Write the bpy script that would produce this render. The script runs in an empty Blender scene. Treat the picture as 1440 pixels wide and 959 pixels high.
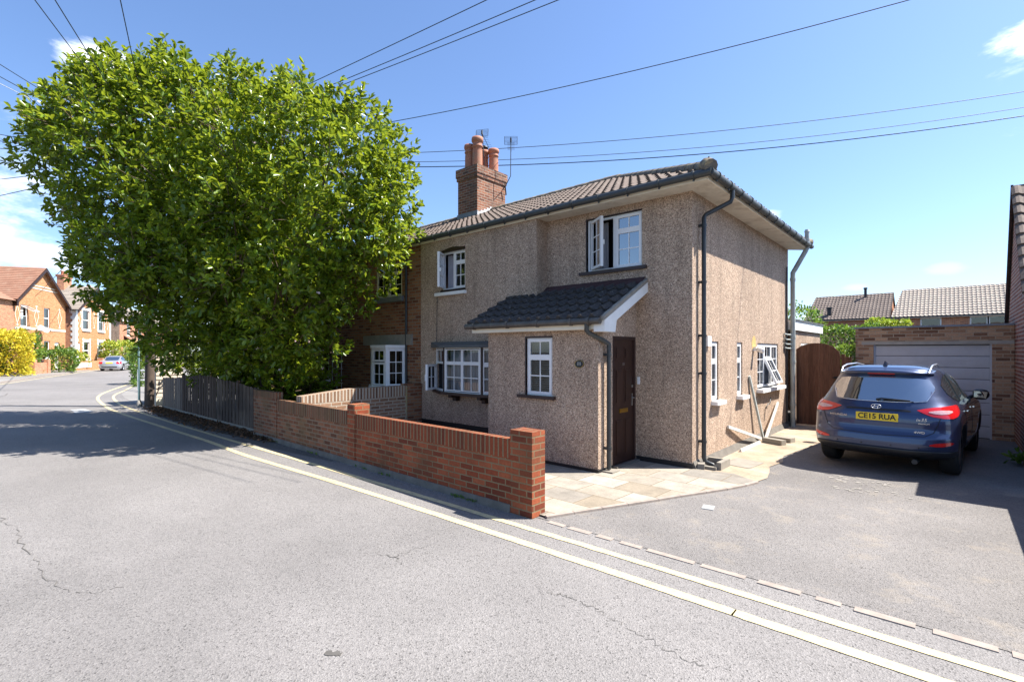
import bpy, bmesh, math, random
import numpy as np
from mathutils import Vector, Matrix
R = math.radians
random.seed(7); RNG = np.random.default_rng(11)
scene = bpy.context.scene
COL = scene.collection

# ------------------------------------------------------------------ camera and world
cam_d = bpy.data.cameras.new('camera'); cam = bpy.data.objects.new('camera', cam_d); COL.objects.link(cam)
cam.location = (3.02, -7.652, 1.85); cam.rotation_euler = (R(90), 0, R(41.5))
cam_d.sensor_width = 36; cam_d.lens = 36*698/1440; cam_d.shift_y = 14.5/1440; cam_d.clip_end = 2000; cam_d.clip_start = .05
scene.camera = cam
SUN_EL = 55.0
CA, SA = math.cos(R(41.5)), math.sin(R(41.5))
def cw(X, D, z=0.0):
    """street survey coordinates (X to the right of the survey line, D along it) to scene coordinates"""
    return Vector((3.02 + X*CA - D*SA, -7.652 + X*SA + D*CA, z))

sun_dir = Vector((CA*math.cos(R(SUN_EL)), SA*math.cos(R(SUN_EL)), math.sin(R(SUN_EL))))
sd = bpy.data.lights.new('sun', 'SUN'); sun = bpy.data.objects.new('sun', sd); COL.objects.link(sun)
sd.energy = 4.9; sd.angle = R(.55); sd.color = (1, .95, .88)
sun.rotation_euler = sun_dir.to_track_quat('Z', 'Y').to_euler()

w = bpy.data.worlds.new('World'); scene.world = w; w.use_nodes = True
nt = w.node_tree; N = nt.nodes; L = nt.links
for n in list(N): N.remove(n)
out = N.new('ShaderNodeOutputWorld'); bg = N.new('ShaderNodeBackground'); bg.inputs[1].default_value = .098
sky = N.new('ShaderNodeTexSky'); sky.sky_type = 'NISHITA'; sky.sun_disc = False
sky.sun_elevation = R(SUN_EL); sky.sun_rotation = math.atan2(sun_dir.x, sun_dir.y)
sky.air_density = 1.0; sky.dust_density = .9; sky.ozone_density = 4.5; sky.altitude = 50
tc = N.new('ShaderNodeTexCoord')
noise = N.new('ShaderNodeTexNoise'); noise.inputs['Scale'].default_value = 15; noise.inputs['Detail'].default_value = 9; noise.inputs['Roughness'].default_value = .62
mp = N.new('ShaderNodeMapping'); mp.inputs['Scale'].default_value = (1, 1, 2.6)
L.new(tc.outputs['Generated'], mp.inputs['Vector']); L.new(mp.outputs[0], noise.inputs['Vector'])
def cloud(px, py, rad, amt, edge=.5):
    k = (px-720)/698; m = (494-py)/698
    d = Vector((k*CA-SA, k*SA+CA, m)); d.normalize(); d.z *= 2.6
    dist = N.new('ShaderNodeVectorMath'); dist.operation = 'DISTANCE'; dist.inputs[1].default_value = d
    L.new(mp.outputs[0], dist.inputs[0])
    a = N.new('ShaderNodeMapRange'); a.inputs['From Min'].default_value = rad; a.inputs['From Max'].default_value = 0
    a.inputs['To Min'].default_value = 0; a.inputs['To Max'].default_value = 1; L.new(dist.outputs['Value'], a.inputs['Value'])
    s = N.new('ShaderNodeMath'); s.operation = 'MULTIPLY_ADD'; s.inputs[1].default_value = 1.1; L.new(noise.outputs[0], s.inputs[0])
    L.new(a.outputs[0], s.inputs[2])
    b = N.new('ShaderNodeMapRange'); b.interpolation_type = 'SMOOTHSTEP'
    b.inputs['From Min'].default_value = .78; b.inputs['From Max'].default_value = .78+edge; b.inputs['To Max'].default_value = amt
    L.new(s.outputs[0], b.inputs['Value'])
    g = N.new('ShaderNodeMath'); g.operation = 'MULTIPLY'; L.new(b.outputs[0], g.inputs[0])
    st = N.new('ShaderNodeMath'); st.operation = 'GREATER_THAN'; st.inputs[1].default_value = 0; L.new(a.outputs[0], st.inputs[0]); L.new(st.outputs[0], g.inputs[1])
    return g
acc = None
for c in ((150, 88, .085, .9), (25, 352, .11, .5), (-60, 340, .15, .6), (110, 372, .08, .5), (1495, 40, .095, .95), (1335, 378, .04, .12),
          (1205, 404, .03, .12), (1075, 305, .04, .5), (-700, 150, .5, .7), (2600, -300, .5, .6)):
    g = cloud(*c)
    if acc is None: acc = g
    else:
        mx = N.new('ShaderNodeMath'); mx.operation = 'MAXIMUM'; L.new(acc.outputs[0], mx.inputs[0]); L.new(g.outputs[0], mx.inputs[1]); acc = mx
mix = N.new('ShaderNodeMix'); mix.data_type = 'RGBA'; mix.inputs['B'].default_value = (8.8, 9.0, 9.3, 1)
L.new(acc.outputs[0], mix.inputs['Factor']); tint = N.new('ShaderNodeMix'); tint.data_type = 'RGBA'; tint.blend_type = 'MULTIPLY'; tint.inputs['Factor'].default_value = 1; tint.inputs['B'].default_value = (.92, .965, 1.05, 1); L.new(sky.outputs[0], tint.inputs['A']); L.new(tint.outputs['Result'], mix.inputs['A']); L.new(mix.outputs['Result'], bg.inputs[0]); L.new(bg.outputs[0], out.inputs[0])
scene.view_settings.view_transform = 'Standard'; scene.view_settings.look = 'None'; scene.view_settings.gamma = 1
scene.view_settings.use_curve_mapping = False; scene.view_settings.exposure = 1.33
scene.render.engine = 'CYCLES'
scene.cycles.max_bounces = 6; scene.cycles.transparent_max_bounces = 10; scene.cycles.use_denoising = True
scene.cycles.caustics_reflective = False; scene.cycles.caustics_refractive = False

# ------------------------------------------------------------------ materials
MATS = {}
class NB:
    def __init__(s, name):
        s.m = bpy.data.materials.new(name); s.m.use_nodes = True; s.t = s.m.node_tree; s.n = s.t.nodes; s.l = s.t.links
        s.b = s.n['Principled BSDF']; MATS[name] = s.m
        s.tc = s.n.new('ShaderNodeTexCoord')
    def new(s, t, **k):
        n = s.n.new('ShaderNode'+t)
        for a, v in k.items():
            if a in ('data_type', 'operation', 'feature', 'interpolation_type', 'blend_type', 'noise_dimensions', 'wave_type', 'bands_direction', 'offset', 'squash', 'offset_frequency', 'attribute_name', 'distance'): setattr(n, a, v)
            else: n.inputs[a].default_value = v
        return n
    def noise(s, scale, detail=4, rough=.5, coord='Object', vec=None):
        n = s.new('TexNoise', Scale=scale, Detail=detail, Roughness=rough); s.l.new(vec or s.tc.outputs[coord], n.inputs['Vector']); return n
    def vor(s, scale, feature='F1', coord='Object', rnd=1):
        n = s.new('TexVoronoi', feature=feature, Scale=scale, Randomness=rnd); s.l.new(s.tc.outputs[coord], n.inputs['Vector']); return n
    def ramp(s, src, stops, interp='LINEAR'):
        n = s.n.new('ShaderNodeValToRGB'); n.color_ramp.interpolation = interp; e = n.color_ramp.elements
        while len(e) < len(stops): e.new(.5)
        for i, (p, c) in enumerate(stops):
            e[i].position = p; e[i].color = (c, c, c, 1) if isinstance(c, (int, float)) else (*c, 1)
        s.l.new(src, n.inputs[0]); return n
    def mix(s, fac, a, b, bt='MIX'):
        n = s.n.new('ShaderNodeMix'); n.data_type = 'RGBA'; n.blend_type = bt
        for sock, v in (('Factor', fac), ('A', a), ('B', b)):
            if hasattr(v, 'is_output') or hasattr(v, 'links'): s.l.new(v, n.inputs[sock])
            elif isinstance(v, (int, float)): n.inputs[sock].default_value = v
            else: n.inputs[sock].default_value = (*v, 1)
        return n.outputs['Result']
    def bump(s, h, strength=.4, dist=.01):
        n = s.new('Bump', Strength=strength, Distance=dist); s.l.new(h, n.inputs['Height']); s.l.new(n.outputs[0], s.b.inputs['Normal']); return n
    def col(s, c):
        if isinstance(c, tuple): s.b.inputs['Base Color'].default_value = (*c, 1)
        else: s.l.new(c, s.b.inputs['Base Color'])
    def set(s, rough=.7, metal=0, spec=None, coat=None, crough=.05):
        s.b.inputs['Roughness'].default_value = rough; s.b.inputs['Metallic'].default_value = metal
        if spec is not None: s.b.inputs['Specular IOR Level'].default_value = spec
        if coat is not None: s.b.inputs['Coat Weight'].default_value = coat; s.b.inputs['Coat Roughness'].default_value = crough
def simple(name, c, rough=.6, metal=0, var=.12, scale=6, bump=0, spec=None, coat=None, dirt=None):
    s = NB(name); n = s.noise(scale, 6, .6)
    lo = tuple(v*(1-var) for v in c); hi = tuple(min(1, v*(1+var)) for v in c)
    r = s.ramp(n.outputs[0], [(.3, lo), (.7, hi)]); o = r.outputs[0]
    if dirt:
        n2 = s.noise(scale*.35, 8, .7); r2 = s.ramp(n2.outputs[0], [(.5, 0), (.68, 1)]); o = s.mix(r2.outputs[0], o, dirt)
    s.col(o); s.set(rough, metal, spec, coat)
    if bump: s.bump(s.noise(scale*12, 4, .6).outputs[0], bump, .004)
    return s.m

def brickmat(name, c1, c2, mortar, bw=.225, bh=.075, ms=.011, stain=None, dark=.5, soldier=False, c3=None, stain_amt=(.45, .7), squash=None):
    s = NB(name)
    mpn = s.new('Mapping'); s.l.new(s.tc.outputs['UV'], mpn.inputs['Vector'])
    if soldier: mpn.inputs['Rotation'].default_value = (0, 0, R(90))
    wob = s.noise(14, 2, .5, 'UV'); wv = s.n.new('ShaderNodeVectorMath'); wv.operation = 'MULTIPLY_ADD'
    s.l.new(wob.outputs['Color'], wv.inputs[0]); wv.inputs[1].default_value = (.006, .006, 0); s.l.new(mpn.outputs[0], wv.inputs[2])
    t = s.n.new('ShaderNodeTexBrick'); s.l.new(wv.outputs[0], t.inputs['Vector'])
    t.inputs['Scale'].default_value = 1; t.inputs['Mortar Size'].default_value = ms; t.inputs['Mortar Smooth'].default_value = .25
    t.inputs['Bias'].default_value = 0; t.inputs['Brick Width'].default_value = bw; t.inputs['Row Height'].default_value = bh
    t.inputs['Color1'].default_value = (0, 0, 0, 1); t.inputs['Color2'].default_value = (1, 1, 1, 1); t.inputs['Mortar'].default_value = (.5, .5, .5, 1)
    stops = [(0, c1), (.55, c2)] + ([(1, c3)] if c3 else [])
    r = s.ramp(t.outputs['Color'], stops)
    n = s.noise(30, 6, .7); rn = s.ramp(n.outputs[0], [(.25, 1-dark*.6), (.75, 1.15)])
    o = s.mix(1, r.outputs[0], rn.outputs[0], 'MULTIPLY')
    nm = s.noise(60, 3, .6); rm = s.ramp(nm.outputs[0], [(.3, tuple(v*.75 for v in mortar)), (.7, mortar)])
    o = s.mix(t.outputs['Fac'], o, rm.outputs[0])
    if stain:
        n2 = s.noise(1.6, 8, .65); r2 = s.ramp(n2.outputs[0], [(stain_amt[0], 0), (stain_amt[1], .8)]); o = s.mix(r2.outputs[0], o, stain)
    s.col(o); s.set(.88, 0, .25)
    inv = s.new('Math', operation='MULTIPLY_ADD'); inv.inputs[1].default_value = -1; inv.inputs[2].default_value = 1; s.l.new(t.outputs['Fac'], inv.inputs[0])
    ad = s.new('Math', operation='MULTIPLY_ADD'); ad.inputs[1].default_value = .35; s.l.new(n.outputs[0], ad.inputs[0]); s.l.new(inv.outputs[0], ad.inputs[2])
    s.bump(ad.outputs[0], .6, .008)
    return s.m

def pebble(name, tone=1.34, sc=104):
    s = NB(name)
    v = s.vor(sc); sep = s.n.new('ShaderNodeSeparateColor'); s.l.new(v.outputs['Color'], sep.inputs[0])
    r = s.ramp(sep.outputs[0], [(0, (.1*tone, .065*tone, .05*tone)), (.12, (.19*tone, .125*tone, .088*tone)), (.26, (.3*tone, .21*tone, .15*tone)), (.62, (.37*tone, .27*tone, .195*tone)), (.85, (.45*tone, .34*tone, .25*tone)), (1, (.55*tone, .45*tone, .34*tone))])
    v2 = s.vor(sc*.47); sep2 = s.n.new('ShaderNodeSeparateColor'); s.l.new(v2.outputs['Color'], sep2.inputs[0])
    r2 = s.ramp(sep2.outputs[1], [(0, .68), (.5, 1), (1, 1.12)])
    o = s.mix(1, r.outputs[0], r2.outputs[0], 'MULTIPLY')
    n = s.noise(.9, 6, .6); rn = s.ramp(n.outputs[0], [(.3, .86), (.7, 1.1)]); o = s.mix(1, o, rn.outputs[0], 'MULTIPLY')
    mp_ = s.new('Mapping'); s.l.new(s.tc.outputs['UV'], mp_.inputs['Vector']); mp_.inputs['Scale'].default_value = (5, .35, 1)
    ns_ = s.noise(1.2, 6, .6, vec=mp_.outputs[0]); rs_ = s.ramp(ns_.outputs[0], [(.33, .8), (.5, 1), (.7, 1.05)]); o = s.mix(1, o, rs_.outputs[0], 'MULTIPLY')
    s.col(o); s.set(.85, 0, .3); s.bump(v.outputs['Distance'], .7, .01)
    return s.m

def glassmat(name, tint=(.75, .82, .85), refl=1.0):
    s = NB(name); s.n.remove(s.b)
    o = s.n['Material Output']; tr = s.n.new('ShaderNodeBsdfTransparent'); tr.inputs[0].default_value = (*tint, 1)
    gl = s.n.new('ShaderNodeBsdfGlossy'); gl.inputs['Roughness'].default_value = .01
    nz = s.noise(1.2, 2, .5); bp = s.n.new('ShaderNodeBump'); bp.inputs['Strength'].default_value = .05; bp.inputs['Distance'].default_value = .02
    s.l.new(nz.outputs[0], bp.inputs['Height']); s.l.new(bp.outputs[0], gl.inputs['Normal'])
    fr = s.n.new('ShaderNodeFresnel'); fr.inputs[0].default_value = 1.52
    mu = s.n.new('ShaderNodeMath'); mu.operation = 'MULTIPLY_ADD'; mu.inputs[1].default_value = 1.6*refl; mu.inputs[2].default_value = .05*refl; mu.use_clamp = True; s.l.new(fr.outputs[0], mu.inputs[0])
    mx = s.n.new('ShaderNodeMixShader'); s.l.new(mu.outputs[0], mx.inputs[0]); s.l.new(tr.outputs[0], mx.inputs[1]); s.l.new(gl.outputs[0], mx.inputs[2]); s.l.new(mx.outputs[0], o.inputs[0])
    return s.m

def asphalt(name, base, warm=(1, .97, .93), patch=.12, sc=1.0, stain=None):
    s = NB(name)
    v = s.vor(95*sc); sep = s.n.new('ShaderNodeSeparateColor'); s.l.new(v.outputs['Color'], sep.inputs[0])
    b = tuple(base*x for x in warm)
    r = s.ramp(sep.outputs[0], [(0, tuple(x*.38 for x in b)), (.09, tuple(x*.84 for x in b)), (.6, b), (1, tuple(x*1.2 for x in b))])
    n = s.noise(.55, 8, .65); rn = s.ramp(n.outputs[0], [(.3, 1-patch), (.7, 1+patch)])
    o = s.mix(1, r.outputs[0], rn.outputs[0], 'MULTIPLY')
    n3 = s.noise(22*sc, 4, .7); r3 = s.ramp(n3.outputs[0], [(.3, .62), (.4, .97), (.8, 1.05)]); o = s.mix(1, o, r3.outputs[0], 'MULTIPLY')
    n4 = s.noise(.17, 5, .6); r4 = s.ramp(n4.outputs[0], [(.4, .9), (.5, 1), (.6, 1.06)]); o = s.mix(1, o, r4.outputs[0], 'MULTIPLY')
    if stain:
        n2 = s.noise(2.3, 8, .7); r2 = s.ramp(n2.outputs[0], [(.54, 0), (.7, .6)]); o = s.mix(r2.outputs[0], o, stain)
    s.col(o); s.set(.85, 0, .35)
    ad = s.new('Math', operation='ADD'); s.l.new(v.outputs['Distance'], ad.inputs[0]); s.l.new(n3.outputs[0], ad.inputs[1]); s.bump(ad.outputs[0], .55, .008)
    return s.m

def leafmat(name, c_lo, c_hi, trans=(.3, .45, .05), rough=.42):
    s = NB(name)
    at = s.n.new('ShaderNodeAttribute'); at.attribute_name = 'rnd'
    r = s.ramp(at.outputs['Fac'], [(0, c_lo), (.75, c_hi), (1, tuple(min(1, a*b) for a, b in zip(c_hi, (1.5, 1.15, .9))))])
    s.col(r.outputs[0]); s.set(rough, 0, .5)
    o = s.n['Material Output']; tl = s.n.new('ShaderNodeBsdfTranslucent')
    tcol = s.mix(.5, r.outputs[0], trans); s.l.new(tcol, tl.inputs[0])
    mx = s.n.new('ShaderNodeMixShader'); mx.inputs[0].default_value = .36; s.l.new(s.b.outputs[0], mx.inputs[1]); s.l.new(tl.outputs[0], mx.inputs[2]); s.l.new(mx.outputs[0], o.inputs[0])
    return s.m

pebble('pebbledash'); pebble('pebbledash_far', 1.15, 40)
s = NB('car_window'); s.col((.02, .028, .034)); s.set(.03, 0, 1); s.b.inputs['IOR'].default_value = 3.0
brickmat('brick_new', (.15, .036, .018), (.29, .066, .027), (.25, .18, .1), dark=.5, c3=(.35, .1, .043), stain=(.12, .06, .03), stain_amt=(.46, .75), ms=.009)
brickmat('brick_new_soldier', (.15, .036, .018), (.26, .06, .025), (.25, .18, .1), soldier=True, dark=.5, stain=(.12, .06, .03), stain_amt=(.46, .75), ms=.012, bw=9)
brickmat('brick_old', (.11, .045, .025), (.25, .09, .045), (.25, .19, .13), stain=(.15, .1, .05), stain_amt=(.46, .7), c3=(.28, .13, .07))
brickmat('brick_old_soldier', (.1, .04, .022), (.21, .08, .042), (.22, .17, .11), soldier=True, stain=(.12, .08, .04), stain_amt=(.45, .68), ms=.014, bw=9)
brickmat('brick_house', (.14, .05, .027), (.3, .12, .058), (.27, .21, .15), c3=(.36, .18, .09))
brickmat('brick_chimney', (.1, .04, .028), (.25, .09, .05), (.36, .29, .22), stain=(.1, .08, .065), stain_amt=(.45, .66), c3=(.33, .14, .08))
brickmat('brick_divider', (.16, .085, .05), (.3, .17, .1), (.5, .43, .33), c3=(.36, .22, .14))
brickmat('brick_divider_soldier', (.16, .085, .05), (.3, .18, .11), (.55, .48, .38), soldier=True, ms=.016, bw=9)
brickmat('brick_garage', (.16, .08, .05), (.44, .26, .155), (.46, .36, .26), c3=(.54, .35, .22), ms=.009)
brickmat('brick_right', (.15, .05, .035), (.27, .09, .055), (.48, .4, .34), c3=(.3, .12, .07))
brickmat('brick_orange', (.4, .18, .08), (.5, .24, .11), (.48, .3, .18), dark=.25, c3=(.55, .28, .14), ms=.006)
brickmat('brick_red_far', (.3, .1, .05), (.48, .18, .09), (.55, .42, .3), dark=.2, c3=(.55, .24, .12))
simple('upvc', (.8, .8, .79), .35, var=.04, spec=.5)
simple('white_paint', (.8, .8, .77), .5, var=.05)
simple('cream_paint', (.74, .68, .55), .6, var=.06)
simple('soffit_paint', (.66, .62, .53), .65, var=.07, dirt=(.45, .4, .32))
simple('fascia_cream', (.8, .74, .6), .6, var=.05)
simple('gutter_grey', (.045, .05, .05), .45, var=.15, scale=10)
simple('gutter_brown', (.075, .065, .055), .5, var=.2, scale=10, dirt=(.14, .13, .11))
simple('pipe_dark', (.028, .032, .034), .4, var=.2)
simple('pipe_grey', (.36, .39, .37), .5, var=.12, dirt=(.25, .26, .24))
simple('pipe_white', (.55, .53, .48), .5, var=.08)
simple('plinth_black', (.012, .012, .013), .55, var=.2)
simple('plinth_grey', (.14, .125, .105), .9, var=.25, scale=5, bump=.3)
simple('sill_brown', (.03, .014, .012), .5, var=.2)
simple('frame_brown', (.032, .014, .011), .45, var=.2)
simple('door_brown', (.038, .016, .011), .38, var=.2, scale=3)
simple('brass', (.62, .4, .09), .3, metal=1)
simple('steel', (.6, .6, .6), .35, metal=1)
simple('lead', (.2, .22, .25), .5, var=.2, metal=.3)
simple('lead_bright', (.6, .6, .6), .45, var=.15)
simple('lead_dark', (.1, .11, .115), .6, var=.2)
simple('terracotta', (.4, .16, .095), .8, var=.15, scale=9, dirt=(.3, .17, .11))
simple('cap_mortar', (.34, .29, .2), .9, var=.25, scale=6, dirt=(.38, .3, .08))
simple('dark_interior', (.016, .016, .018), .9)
simple('curtain', (.42, .42, .45), .9, var=.1)
simple('blind', (.5, .46, .38), .6, var=.08)
simple('concrete', (.25, .225, .185), .9, var=.15, scale=7, bump=.3, dirt=(.22, .2, .16))
simple('lintel', (.38, .35, .3), .9, var=.12, scale=5)
simple('kerb_stone', (.3, .25, .21), .9, var=.2, scale=9, bump=.3)
simple('line_yellow', (.53, .445, .25), .8, var=.14, scale=25, dirt=(.32, .28, .2))
simple('crack', (.1, .093, .083), .95, var=.3)
simple('chalk', (.3, .28, .25), .9, var=.1)
simple('cover_grey', (.32, .32, .31), .6, var=.2, scale=30); simple('soil', (.06, .05, .04), .95, var=.3, scale=9, bump=.4)
simple('door_grey', (.52, .52, .55), .5, var=.06)
simple('rubber', (.012, .012, .012), .8, var=.2)
simple('plastic_black', (.014, .014, .016), .45, var=.1)
simple('alloy', (.45, .46, .48), .3, metal=1)
simple('pole_metal', (.25, .38, .36), .5, var=.15)
simple('pole_wood', (.085, .06, .045), .85, var=.3, scale=5)
simple('pale_slat', (.55, .47, .38), .7, var=.07)
simple('wire_black', (.02, .03, .045), .6)
simple('bark', (.12, .08, .05), .9, var=.3, scale=8, bump=.5)
simple('twig', (.13, .09, .05), .8, var=.2)
simple('flower', (.75, .62, .62), .7, var=.1)
simple('weed_leaf', (.06, .15, .02), .6, var=.3)
simple('plate_yellow', (.85, .58, .02), .4, var=.03)
simple('text_black', (.01, .01, .012), .5)
simple('badge_chrome', (.8, .82, .85), .2, metal=1)
simple('lamp_red', (.6, .01, .012), .12, var=.1, coat=1)
simple('lamp_clear', (.55, .33, .33), .12, var=.2, scale=40, coat=1)
simple('car_silver', (.5, .52, .56), .3, metal=.6, coat=.8, var=.03)
simple('skin_dark', (.02, .02, .02), .5)
simple('ochre_stain', (.5, .35, .12), .9, var=.25, scale=20)
simple('dish_grey', (.55, .55, .55), .5)
simple('slate_far', (.25, .22, .19), .8, var=.12)
s = NB('car_blue'); s.col((.022, .05, .17)); s.set(.32, .55, .5, 1.0, .03)
fl = s.vor(900); sepf = s.n.new('ShaderNodeSeparateColor'); s.l.new(fl.outputs['Color'], sepf.inputs[0])
s.col(s.ramp(sepf.outputs[0], [(0, (.018, .03, .072)), (1, (.036, .058, .135))]).outputs[0])
glassmat('glass'); glassmat('glass_dark', (.3, .34, .36), 1.2); glassmat('glass_sky', (.35, .42, .5), 3.2)
asphalt('road', .2, (1, .94, .89), .12, 1.1)
asphalt('drive', .18, (1, .93, .87), .2, 1.2, (.28, .24, .19))
asphalt('pave', .24, (1, .95, .88), .1)
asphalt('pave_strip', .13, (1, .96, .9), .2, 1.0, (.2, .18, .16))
asphalt('garden_ground', .06, (1, .9, .75), .2)
def strawmat():
    s = NB('patio_slab')
    t = s.n.new('ShaderNodeTexBrick'); mpn = s.new('Mapping'); s.l.new(s.tc.outputs['UV'], mpn.inputs['Vector']); mpn.inputs['Rotation'].default_value = (0, 0, R(2)); s.l.new(mpn.outputs[0], t.inputs['Vector'])
    t.inputs['Scale'].default_value = 1; t.inputs['Mortar Size'].default_value = .007; t.inputs['Brick Width'].default_value = .6; t.inputs['Row Height'].default_value = .45; t.offset = .5
    t.inputs['Color1'].default_value = (0, 0, 0, 1); t.inputs['Color2'].default_value = (1, 1, 1, 1); t.inputs['Mortar'].default_value = (.5, .5, .5, 1)
    r = s.ramp(t.outputs['Color'], [(0, (.2, .185, .16)), (.3, (.32, .285, .235)), (.6, (.37, .33, .27)), (.8, (.27, .225, .165)), (1, (.39, .365, .32))])
    n = s.noise(3.5, 8, .7); rn = s.ramp(n.outputs[0], [(.3, .72), (.7, 1.12)]); o = s.mix(1, r.outputs[0], rn.outputs[0], 'MULTIPLY')
    n2 = s.noise(60, 3, .6); rn2 = s.ramp(n2.outputs[0], [(.3, .85), (.7, 1.08)]); o = s.mix(1, o, rn2.outputs[0], 'MULTIPLY')
    o = s.mix(t.outputs['Fac'], o, (.17, .13, .08)); s.col(o); s.set(.85, 0, .3); s.bump(n2.outputs[0], .3, .004)
strawmat()
s = NB('concrete_strip'); n = s.noise(1.3, 9, .68); r = s.ramp(n.outputs[0], [(.3, (.22, .17, .12)), (.48, (.35, .275, .195)), (.62, (.41, .34, .26)), (.75, (.3, .26, .21))]); n2 = s.noise(45, 4, .7); o = s.mix(1, r.outputs[0], s.ramp(n2.outputs[0], [(.3, .8), (.7, 1.12)]).outputs[0], 'MULTIPLY'); s.col(o); s.set(.9, 0, .3); s.bump(n2.outputs[0], .35, .005)
def tilemat(name, c, lichen, amt=(.55, .68), var=.25, sc=14):
    s = NB(name); n = s.noise(sc, 6, .7); r = s.ramp(n.outputs[0], [(.3, tuple(v*(1-var) for v in c)), (.7, tuple(v*(1+var) for v in c))])
    n2 = s.noise(sc*.6, 8, .75); r2 = s.ramp(n2.outputs[0], [(amt[0], 0), (amt[1], .85)]); o = s.mix(r2.outputs[0], r.outputs[0], lichen); s.col(o); s.set(.85, 0, .3)
    s.bump(s.noise(90, 4, .7).outputs[0], .3, .004)
tilemat('tile_main', (.13, .1, .082), (.3, .26, .21), (.56, .72))
tilemat('tile_ridge', (.15, .13, .105), (.4, .31, .16), (.5, .64))
tilemat('tile_porch', (.052, .047, .044), (.26, .25, .22), (.6, .68), .45, 22)
tilemat('tile_porch_top', (.06, .03, .03), (.1, .08, .08))
tilemat('tile_far_brown', (.25, .13, .085), (.3, .2, .14), (.5, .7), .15, 2)
tilemat('tile_far_grey', (.26, .225, .185), (.34, .3, .25), (.5, .7), .12, 2)
tilemat('tile_bg_dark', (.17, .135, .115), (.24, .2, .17), (.5, .7), .12, 2)
tilemat('tile_bg_light', (.36, .31, .26), (.42, .37, .31), (.5, .7), .1, 2)
def woodmat(name, c1, c2, plank=.1, weather=None):
    s = NB(name); mpn = s.new('Mapping'); s.l.new(s.tc.outputs['UV'], mpn.inputs['Vector']); mpn.inputs['Scale'].default_value = (14, 1.1, 1)
    n = s.noise(3, 8, .7, vec=mpn.outputs[0]); r = s.ramp(n.outputs[0], [(.3, c1), (.7, c2)]); o = r.outputs[0]
    sx = s.n.new('ShaderNodeSeparateXYZ'); s.l.new(s.tc.outputs['UV'], sx.inputs[0])
    dv = s.new('Math', operation='DIVIDE'); dv.inputs[1].default_value = plank; s.l.new(sx.outputs[0], dv.inputs[0])
    fl = s.new('Math', operation='FLOOR'); s.l.new(dv.outputs[0], fl.inputs[0]); wn = s.n.new('ShaderNodeTexWhiteNoise'); wn.noise_dimensions = '1D'; s.l.new(fl.outputs[0], wn.inputs['W'])
    rr = s.ramp(wn.outputs['Value'], [(0, .78), (1, 1.15)]); o = s.mix(1, o, rr.outputs[0], 'MULTIPLY')
    if weather:
        n2 = s.noise(.8, 4, .6); r2 = s.ramp(n2.outputs[0], [(.42, 0), (.6, .85)]); o = s.mix(r2.outputs[0], o, weather)
    s.col(o); s.set(.85, 0, .25); s.bump(n.outputs[0], .4, .006)
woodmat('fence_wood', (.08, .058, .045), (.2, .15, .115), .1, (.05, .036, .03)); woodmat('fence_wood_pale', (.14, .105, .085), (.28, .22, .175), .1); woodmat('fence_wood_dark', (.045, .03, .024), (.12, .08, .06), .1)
woodmat('gate_wood', (.085, .038, .022), (.19, .088, .052), .1)
leafmat('leaf_tree', (.045, .1, .01), (.18, .275, .02), (.6, .68, .04), .3)
leafmat('leaf_hedge', (.05, .12, .02), (.14, .26, .04)); leafmat('leaf_golden', (.4, .34, .02), (.66, .58, .05), (.9, .85, .1), .6)
leafmat('leaf_bush', (.05, .11, .02), (.15, .25, .04)); leafmat('leaf_lime', (.2, .28, .03), (.42, .48, .06))
leafmat('leaf_dead', (.05, .028, .015), (.2, .12, .07), (.2, .12, .06), .8)
M = MATS

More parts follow.
